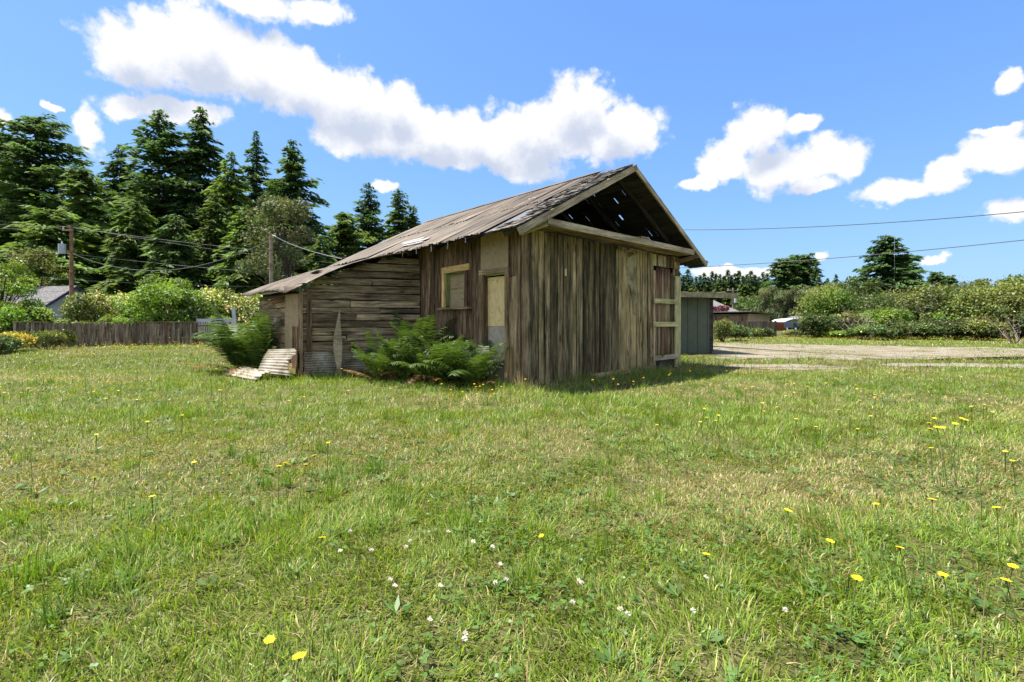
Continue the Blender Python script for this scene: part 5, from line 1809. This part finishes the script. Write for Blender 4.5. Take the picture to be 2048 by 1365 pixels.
for (px, py, d, tm, cm, h0, mat, lab, wx) in (
        (1572, 517, 92, tmC, cmC, 13, M_con, 'broad dark conifer, left of the pair behind the willows', 0.9),
        (1606, 510, 94, tmC, cmC, 13, M_con, 'broad dark conifer, right of the pair behind the willows', 0.95),
        (1632, 524, 90, tmB, cmB, 12, M_con, 'slim conifer beside the broad dark pair', 0.8),
        (1672, 548, 88, tmA, cmA, 14, M_con, 'small conifer between the dark pair and the big tree', 0.9),
        (1655, 556, 96, tmA, cmA, 14, M_con, 'low conifer behind the willows', 1.0),
        (1870, 545, 84, tmC, cmC, 13, M_con, 'flat-topped dark tree right of the big conifer', 0.75),
        (1895, 552, 86, tmC, cmC, 13, M_con, 'dark tree at the end of the group right of the big conifer', 0.75),
        (1840, 552, 82, tmB, cmB, 12, M_con, 'small conifer tucked behind the big one', 1.1),
        (1962, 560, 80, tmC, cmC, 13, M_con, 'dark round-topped tree behind the right-hand brush', 0.6),
        (2020, 548, 78, tmA, cmA, 14, M_con2, 'spindly conifer near the right picture edge', 0.7),
        (2080, 552, 76, tmA, cmA, 14, M_con, 'conifer cut off by the right picture edge', 0.8)):
    sc = gz(py, d) / h0
    place_tree('conifer_tree', tm, cm, (M_bark, mat), (gx(px, d), d, 0), lab, scale=(sc * wx, sc * wx, sc))
# the big conifer with the antenna
d = 58
H = gz(470, d)
tm, cm = conifer(H, 4.7, 1.2, 320, power=0.62, spray=0.6, droop=0.2, ragged=0.3, dens=1.0, upsweep=0.1)
place_tree('cypress_tree', tm, cm, (M_bark, M_con), (gx(1772, d), d, 0), 'big broad dark conifer standing above the right-hand brush', rz=1.0)
tm, cm = conifer(gz(505, d), 3.0, 1.6, 321, power=0.5, spray=0.6, droop=0.12, ragged=0.4, dens=1.0)
place_tree('cypress_tree', tm, cm, (M_bark, M_con), (gx(1806, 60), 60, 0), 'lower shoulder conifer on the right of the big one', rz=2.0)
tm, cm = broad_tree(gz(545, 50), 2.6, 1.0, 407, 4500, 0.25, 20)
place_tree('broadleaf_tree', tm, cm, (M_bark, M_leafdark), (gx(1712, 52), 52, 0), 'fresh green leafy tree at the left foot of the big conifer')
mb = MB(); mb.tube([(0, 0, 0), (0, 0, gz(468, 56))], [0.03, 0.012], 5)
an = link('antenna_mast', mb.mesh('antenna_mast'), M_metal, None, (gx(1789, 56), 56, 0)); tag(an, 'thin antenna mast rising beside the big conifer', 'antenna')

# leafy and dark trees closing the gaps of the right-hand bank
tmD, cmD = broad_tree(6.5, 3.2, 0.6, 421, 6500, 0.30, 26)
for (px, py, d, w, mat, lab) in ((1664, 564, 58, .9, M_leafolive, 'olive leafy tree right of the willows'), (1700, 570, 56, .8, M_leafgrey, 'pale grey-green tree behind the bare twigs'),
                                 (1745, 570, 62, 1.0, M_leafdark, 'dark leafy tree directly behind the big conifer, left side'), (1850, 566, 60, 1.0, M_leafdark, 'dark leafy tree right of the big conifer'),
                                 (1900, 568, 58, 1.0, M_leafolive, 'olive leafy tree over the right half of the brush'), (1945, 562, 60, 1.0, M_leafdark, 'dark leafy tree over the brush near the right edge'),
                                 (1990, 556, 54, 1.0, M_leafolive, 'olive leafy tree near the right picture edge'), (2045, 548, 52, 1.0, M_leafdark, 'dark leafy tree at the right picture edge'),
                                 (1520, 590, 88, 1.3, M_leafdark, 'dark leafy tree left of the willows'), (1488, 592, 84, 1.2, M_leafdark, 'dark leafy tree behind the distant pole')):
    sc = gz(py, d) / 6.5
    place_tree('broadleaf_tree', tmD, cmD, (M_bark, mat), (gx(px, d), d, 0), lab, scale=(sc * w, sc * w, sc), group='leafy trees of the right-hand bank')

# willows
tmw2, cmw2 = broad_tree(6.2, 2.1, 0.6, 410, 7000, 0.34, 24, asp=0.22, hang=1.1)
for (px, py, d, w, lab) in ((1541, 573, 70, 1.0, 'grey-green willow, leftmost of three, above the far yard'), (1583, 576, 70, .8, 'narrow grey-green willow, middle of three'), (1622, 572, 69, 1.15, 'grey-green willow, rightmost of three, next to the brush')):
    sc = gz(py, d) / 6.2
    place_tree('willow_tree', tmw2, cmw2, (M_bark, M_leafgrey), (gx(px, d), d, 0), lab, scale=(sc * w, sc * w, sc), group='willows above the far yard')

# brush along the right side
brush = [
    (1648, 40, 'W', (1.0, 1, 1.33), M_leafolive, 'olive rounded bush at the left end of the right-hand brush'),
    (1668, 36, 'W', (.9, .9, 1.19), M_leaf, 'tall light green bush left of the bare grey twigs'),
    (1632, 33, 'G', (.8, .8, 0.80), M_leafdark, 'dark green bush at the corner of the meadow'),
    (1690, 33.5, 'G', (1.0, .9, 0.85), M_leafolive, 'olive bush below the bare grey twigs'),
    (1735, 36, 'W', (1.0, 1, 1.04), M_leafdark, 'dark bush below the big conifer trunk'),
    (1775, 33, 'G', (1.1, 1, 1.01), M_leaf, 'yellow-green bush in front of the big conifer'),
    (1800, 38, 'W', (1.2, 1, 1.19), M_leafolive, 'olive bush right of the big conifer trunk'),
    (1838, 34, 'B', (1.1, 1, 1.59), M_leafdark, 'dark bramble in the middle of the brush'),
    (1862, 37, 'W', (1.2, 1, 1.30), M_leafolive, 'wide olive bush, right half of the brush'),
    (1905, 33, 'B', (1.15, 1, 1.53), M_leaf, 'light green bramble in the right half of the brush'),
    (1935, 36, 'W', (1.2, 1, 1.30), M_leafdark, 'tall dark bush near the right picture edge'),
    (1975, 32, 'W', (1.1, 1, 1.18), M_leafolive, 'olive bush by the right picture edge'),
    (2020, 31, 'B', (1.1, 1, 1.59), M_leafdark, 'dark bramble at the right picture edge'),
    (2055, 33, 'W', (1.2, 1, 1.36), M_leafolive, 'tall bush cut off by the right picture edge'),
    (1745, 29.5, 'L', (1.2, 1, 1.38), M_leafdark, 'low dark bramble mound spilling onto the meadow'),
    (1790, 30.5, 'B', (.9, .8, 0.80), M_leafdark, 'low bramble at the foot of the yellow-green bush'),
    (1850, 30, 'B', (1.0, .8, 0.83), M_leafdark, 'low bramble edging the middle of the brush'),
    (1905, 29.5, 'B', (1.0, .8, 0.89), M_leafdark, 'low bramble edging the right half of the brush'),
    (1965, 28.5, 'B', (1.0, .8, 1.00), M_leafolive, 'low olive bramble near the dead branches'),
    (1585, 36, 'L', (1.2, .8, 0.80), M_leafolive, 'low weedy strip before the far yard, left piece'),
    (1630, 35, 'L', (1.2, .8, 0.85), M_leaf, 'low weedy strip before the far yard, right piece'),
    (1680, 32, 'L', (1.3, .8, 0.80), M_leaf, 'low light green growth at the meadow edge'),
    (1445, 26.5, 'G', (.45, .5, 0.61), M_leafolive, 'pinkish green shrub right of the green shed'),
    (1478, 28, 'L', (.75, .7, 1.33), M_leafdark, 'dark leafy shrub before the board fence'),
    (1515, 31, 'L', (.7, .7, 1.06), M_leafdark, 'small shrub at the right part of the board fence'),
]
PB = {'W': B_wild, 'G': B_green, 'B': B_bramble, 'L': B_low}
for (px, d, ty, sc, mat, lab) in brush:
    place_bush('bush', PB[ty], (mat, M_cream), (gx(px, d), d, -0.03), lab, sc, 'bush', 'brush along the far side of the meadow')


def twigs(h, w, n, seed):
    r = random.Random(seed)
    mb = MB()
    for k in range(n):
        a = r.uniform(0, 6.28); b = r.uniform(0, w * .4)
        p = Vector((b * math.cos(a), b * math.sin(a), -0.05)); dirv = Vector((math.cos(a) * .5 + r.uniform(-.3, .3), math.sin(a) * .5 + r.uniform(-.3, .3), 1)).normalized()
        pts = [p]
        L = h * r.uniform(.5, 1.05)
        for i in range(5):
            dirv = (dirv + Vector((r.uniform(-.3, .3), r.uniform(-.3, .3), r.uniform(-.12, .1)))).normalized()
            p = p + dirv * L / 5; pts.append(p)
            if i > 0:
                for q in range(2):
                    e = p + Vector((r.uniform(-.5, .5), r.uniform(-.5, .5), r.uniform(-.05, .45))) * L * .28
                    mb.tube([p, p.lerp(e, .5) + Vector((0, 0, r.uniform(-.05, .08))), e], [0.010, 0.007, 0.003], 3, cap=False)
        mb.tube(pts, [0.028, 0.024, 0.018, 0.013, 0.009, 0.004], 4, cap=False)
    return mb.mesh('branches')


for (px, d, h, w, n, lab) in ((1716, 31.8, 3.1, 1.6, 26, 'bare grey twiggy shrub left of the big conifer trunk'), (1795, 35.5, 4.1, 2.2, 34, 'bare brownish twigs right of the big conifer trunk'), (2034, 24.5, 1.7, 1.6, 12, 'dead pale branches at the right picture edge')):
    tag(link('bare_shrub', twigs(h, w, n, int(px)), M_twig, None, (gx(px, d), d, 0)), lab, 'shrub')

# ------------------------------------------------------------------ meadow flowers
def petals_mesh(rad, seed, tilt=0.0):
    r = np.random.default_rng(seed)
    V = []; Q = []; C = []
    for ring, (n, rr, up) in enumerate(((17, 1.0, 0.10), (13, 0.72, 0.22), (8, 0.42, 0.30))):
        for k in range(n):
            a = 2 * math.pi * (k + r.random() * .5) / n
            L = rad * rr * (0.85 + 0.25 * r.random())
            w = rad * 0.17
            dx, dy = math.cos(a), math.sin(a)
            b = len(V)
            V += [(0, 0, 0.001 + .002 * ring), (dx * L * .6 - dy * w, dy * L * .6 + dx * w, L * up), (dx * L, dy * L, L * up * 1.2 + rad * .05), (dx * L * .6 + dy * w, dy * L * .6 - dx * w, L * up)]
            Q.append((b, b + 1, b + 2, b + 3))
            t_ = 0.85 + 0.3 * r.random()
            C += [(t_, t_ * (0.92 if ring == 2 else 1), t_)] * 4
    return np_mesh('flower_head', np.array(V), [np.array(Q)], np.array(C))


def stem_mesh(h, seed, rad=0.0016):
    r = random.Random(seed)
    mb = MB()
    lx, ly = r.uniform(-.18, .18) * h, r.uniform(-.18, .18) * h
    mb.tube([(0, 0, -0.02), (lx * .3, ly * .3, h * .5), (lx, ly, h)], [rad * 1.2, rad, rad], 5)
    mb.tube([(lx, ly, h - .012), (lx, ly, h + .002)], [rad * 1.6, rad * 3.4], 7)
    m = mb.mesh('stem')
    a = m.color_attributes.new('tint', 'FLOAT_COLOR', 'POINT')
    a.data.foreach_set('color', np.ones(len(m.vertices) * 4, dtype=np.float32))
    return m, Vector((lx, ly, h))


HEADS = [petals_mesh(0.017, 900 + k) for k in range(3)]
for m in HEADS: m.materials.append(M_petal)
near = [(520, 1287, .20, 'second yellow flower from the bottom, left of centre'), (575, 1327, .22, 'lowest yellow flower, at the bottom edge left of centre'), (636, 1081, .12, 'yellow flower alone left of the white clover patch'),
        (1092, 1073, .12, 'single yellow flower in the middle of the foreground'), (1411, 1115, .14, 'yellow flower right of centre, alone in short grass'), (1866, 1003, .34, 'large flat yellow flower on a tall stalk at the right'),
        (1825, 1107, .30, 'yellow flower in the right-hand cluster, facing up'), (2008, 1122, .26, 'yellow flower near the right edge above the lowest pair'), (1700, 1160, .22, 'lowest yellow flower of the right-hand cluster'),
        (1911, 1157, .24, 'yellow flower in the bottom right corner area, left one'), (2040, 1168, .26, 'big yellow flower cut by the right picture edge'), (1659, 1085, .24, 'yellow flower at the left of the right-hand cluster'),
        (1998, 1014, .26, 'yellow flower near the right edge, upper one'), (1768, 1018, .26, 'small yellow flower left of the large flat one'), (1583, 1026, .22, 'drooping yellow flower at the left of the tall stalks'),
        (557, 936, .26, 'yellow flower of the tall group of four, left one'), (575, 932, .30, 'yellow flower of the tall group of four, second'), (597, 936, .28, 'yellow flower of the tall group of four, third'),
        (620, 910, .30, 'highest yellow flower of the tall group left of centre'), (183, 958, .24, 'yellow flower on a stalk at the left')]
for k in range(9):
    near.append((1886 + (k % 3) * 14 + random.uniform(-5, 5), 838 + (k // 3) * 11 + random.uniform(-3, 3), .42, 'yellow flower of the dense tall clump at the right'))
gN = 'yellow hawkbit-like flowers in the meadow'
for k, (px, py, h, lab) in enumerate(near):
    d = F * (CAM_H - h) / (py - HORIZ)
    e = empty('yellow_flower', (gx(px, d), d, 0), random.uniform(0, 6), lab, 'flower', gN)
    sm, tip = stem_mesh(h, 950 + k)
    link('stem', sm, M_stem, e)
    s_ = random.uniform(0.95, 1.3)
    link('flower_head', HEADS[k % 3], None, e, tip, (random.uniform(-.3, .3), random.uniform(-.3, .3), 0), (s_, s_, s_))


def far_flower_mesh(h, rad, seed):
    r = np.random.default_rng(seed)
    V = []; T = []; C = []; mi = []
    w = 0.003
    V += [(-w, 0, 0), (w, 0, 0), (w, 0, h), (-w, 0, h), (0, -w, 0), (0, w, 0), (0, w, h), (0, -w, h)]
    C += [(1, 1, 1)] * 8
    T += [(0, 1, 2, 3), (4, 5, 6, 7)]; mi += [0, 0]
    for k in range(7):
        a = k * 0.9; dx, dy = math.cos(a), math.sin(a); b = len(V)
        V += [(0, 0, h), (dx * rad * .6 - dy * rad * .35, dy * rad * .6 + dx * rad * .35, h + .004), (dx * rad, dy * rad, h + .007), (dx * rad * .6 + dy * rad * .35, dy * rad * .6 - dx * rad * .35, h + .004)]
        C += [(1, 1, 1)] * 4; T.append((b, b + 1, b + 2, b + 3)); mi.append(1)
    m = np_mesh('yellow_flower', np.array(V), [np.array(T)], np.array(C), mi)
    m.materials.append(M_stem); m.materials.append(M_petal)
    return m


FM = [far_flower_mesh(h, 0.019, k) for k, h in enumerate((0.12, 0.17, 0.22))]
cnt = 0
rf2 = np.random.default_rng(44)
cand = []
while len(cand) < 520:
    d = 2.6 + 27 * rf2.random() ** 0.8
    x = (rf2.random() * 2 - 1) * 1.12 * d
    if barn_dist(np.array([x]), np.array([d]))[0] < 0.12 or in_poly(np.array([x]), np.array([d]), GRAVEL)[0]:
        continue
    keep_p = 0.25 + 0.75 * float(fbm(np.array([x]), np.array([d]), 2.5, 61)[0] > 0.5)
    if d < 6 and x < 0.3 * d: keep_p *= 0.15
    if rf2.random() > keep_p: continue
    cand.append((d, x))
cand.sort()
for k, (d, x) in enumerate(cand[:270]):
    lab = 'small yellow flower in the left half of the meadow' if x < -0.1 * d else 'small yellow flower in the right half of the meadow'
    o = link('yellow_flower', FM[k % 3], None, None, (x, d, 0), (random.uniform(-.12, .12), random.uniform(-.12, .12), random.uniform(0, 6)))
    tag(o, lab, 'flower', 'small yellow flowers across the meadow')


def flower_mass(name, pts, rad, hgt, label):
    V = []; Q = []; C = []
    for (x, y) in pts:
        h = hgt * random.uniform(.5, 1.2); a = random.uniform(0, 3)
        for q in range(2):
            dx, dy = math.cos(a + q * 1.57) * rad, math.sin(a + q * 1.57) * rad
            b = len(V)
            V += [(x - dx, y - dy, h), (x + dy * .6, y - dx * .6, h + .012), (x + dx, y + dy, h), (x - dy * .6, y + dx * .6, h + .012)]
            Q.append((b, b + 1, b + 2, b + 3)); g_ = random.uniform(.8, 1.2); C += [(g_, g_ * random.uniform(.75, 1), g_)] * 4
    return tag(link(name, np_mesh(name, np.array(V), [np.array(Q)], np.array(C)), M_petal), label, 'flowers', kind='stuff')


pts = [(x, d) for d, x in cand[270:]]
for k in range(700):
    d = random.uniform(26, 33); x = random.uniform(gx(1430, d), gx(2100, d)); pts.append((x, d))
for k in range(420):
    f = random.random(); d = 15 + 8.0 * f ** 0.6; x = gx(random.uniform(0, 470), d); pts.append((x, d))
for k in range(45):
    t_ = random.uniform(-2.5, 6.5); s_ = -random.uniform(0.15, 2.2) if t_ > 0 else 2.0 - random.uniform(1, 3); p = bw(t_, s_)
    if barn_dist(np.array([p.x]), np.array([p.y]))[0] > 0.1: pts.append((p.x, p.y))
flower_mass('far_flowers', pts, 0.022, 0.20, 'scatter of tiny yellow flowers across the far meadow')

# white clover blossoms
mbc = []
r = np.random.default_rng(71)
dd_ = rdir(r, 26); dd_[:, 2] = np.abs(dd_[:, 2]) * 1.1 - .2
V, q, C = rhombi(dd_ * 0.0075 + np.array([0, 0, 0.075]), dd_, rdir(r, 26), np.full(26, .011), np.full(26, .005), np.full((26, 3), 1.0))
Vs = np.array([(-.001, 0, 0), (.001, 0, 0), (.001, 0, .075), (-.001, 0, .075)])
cm_ = np_mesh('clover_blossom', np.concatenate([V, Vs]), [np.concatenate([q, [[len(V), len(V) + 1, len(V) + 2, len(V) + 3]]])], np.concatenate([C, np.full((4, 3), 1.0)]), [0] * 26 + [1])
cm_.materials.append(M_clover); cm_.materials.append(M_stem)
spots = [(931, 1268), (929, 1278), (897, 1064), (820, 1082), (780, 1160), (790, 1172), (881, 1172), (990, 1165), (1158, 1162), (1145, 1205), (1240, 1218), (700, 1063), (680, 1102), (743, 1101), (812, 1094), (1001, 1129), (1012, 1160), (946, 1084), (985, 1094), (1163, 1166), (1386, 1222), (1570, 1220), (1412, 1155), (860, 1240), (1255, 1228)]
for (px, py) in spots:
    d = F * (CAM_H - 0.075) / (py - HORIZ)
    tag(link('clover_blossom', cm_, None, None, (gx(px, d), d, 0), (0, 0, random.uniform(0, 6))), 'white clover blossom low in the foreground grass', 'flower', 'white clover blossoms')

# clover and broad weed leaves between the blades
def clover_leaves():
    n = 9000
    d = np.sqrt(rng.random(n) * (4.2 ** 2 - 1.2 ** 2) + 1.2 ** 2); x = (rng.random(n) * 2 - 1) * (1.15 * d + .4)
    k = (fbm(x, d, 0.5, 91) > 0.47) & ((x > -0.3) | (rng.random(n) < .35)); x, d = x[k], d[k]; n = len(x)
    z = 0.025 + 0.035 * rng.random(n); a0 = rng.random(n) * 6.28
    cs = []; ds = []
    for j in range(3):
        a = a0 + j * 2.094
        dv = np.stack([np.cos(a), np.sin(a), rng.normal(0, .18, n)], 1)
        cs.append(np.stack([x, d, z], 1) + dv * 0.0075); ds.append(dv)
    c = np.concatenate(cs); dv = np.concatenate(ds)
    nr = np.tile(rng.normal(0, .25, (n, 3)) + np.array([0, 0, 1]), (3, 1))
    t_ = np.tile(0.7 + 0.6 * rng.random(n), 3)
    col = np.stack([0.105 * t_, 0.20 * t_, 0.035 * t_], 1)
    V, q, C = rhombi(c, dv, nr, np.full(3 * n, .0165), np.full(3 * n, .0145), col)
    tag(link('clover_leaves', np_mesh('clover_leaves', V, [q], C), M_grass), 'clover leaves spread through the foreground grass', 'clover', kind='stuff')
    n = 900
    d = np.sqrt(rng.random(n) * (9 ** 2 - 1.3 ** 2) + 1.3 ** 2); x = (rng.random(n) * 2 - 1) * (1.1 * d)
    k = (barn_dist(x, d) > .1) & (fbm(x, d, 0.7, 95) > 0.5); x, d = x[k], d[k]; n = len(x)
    cs = []; ds = []; tn = []
    for j in range(7):
        a = rng.random(n) * 6.28; dv = np.stack([np.cos(a), np.sin(a), 0.25 + .3 * rng.random(n)], 1)
        L = 0.035
        cs.append(np.stack([x, d, np.full(n, .012)], 1) + dv * L); ds.append(dv); tn.append(.7 + .6 * rng.random(n))
    c = np.concatenate(cs); dv = np.concatenate(ds); t_ = np.concatenate(tn)
    nr = np.tile(np.array([[0, 0, 1.0]]), (len(c), 1)) + rng.normal(0, .3, (len(c), 3))
    V, q, C = rhombi(c, dv, nr, .05 + .05 * rng.random(len(c)), .012 + .012 * rng.random(len(c)), np.stack([.10 * t_, .185 * t_, .045 * t_], 1))
    tag(link('weed_leaves', np_mesh('weed_leaves', V, [q], C), M_grass), 'flat weed rosettes between the grass', 'weeds', kind='stuff')
    # upright stalks
    n = 1500
    d = np.sqrt(rng.random(n) * (14 ** 2 - 1.5 ** 2) + 1.5 ** 2); x = (rng.random(n) * 2 - 1) * (1.12 * d)
    k = (barn_dist(x, d) > .05) & (fbm(x, d, 1.3, 97) > 0.52); x, d = x[k], d[k]; n = len(x)
    c_ = np.where((rng.random(n) < .5)[:, None], np.array([.12, .15, .045]), np.array([.33, .27, .14]))
    V, f, C = grass_blades(x, d, .14 + .22 * rng.random(n), .0026 + .0005 * d, np.abs(rng.normal(0, .22, n)), c_, True)
    tag(link('grass_stalks', np_mesh('grass_stalks', V, f, C), M_grass), 'thin upright stalks standing above the mown grass', 'stalks', kind='stuff')


clover_leaves()
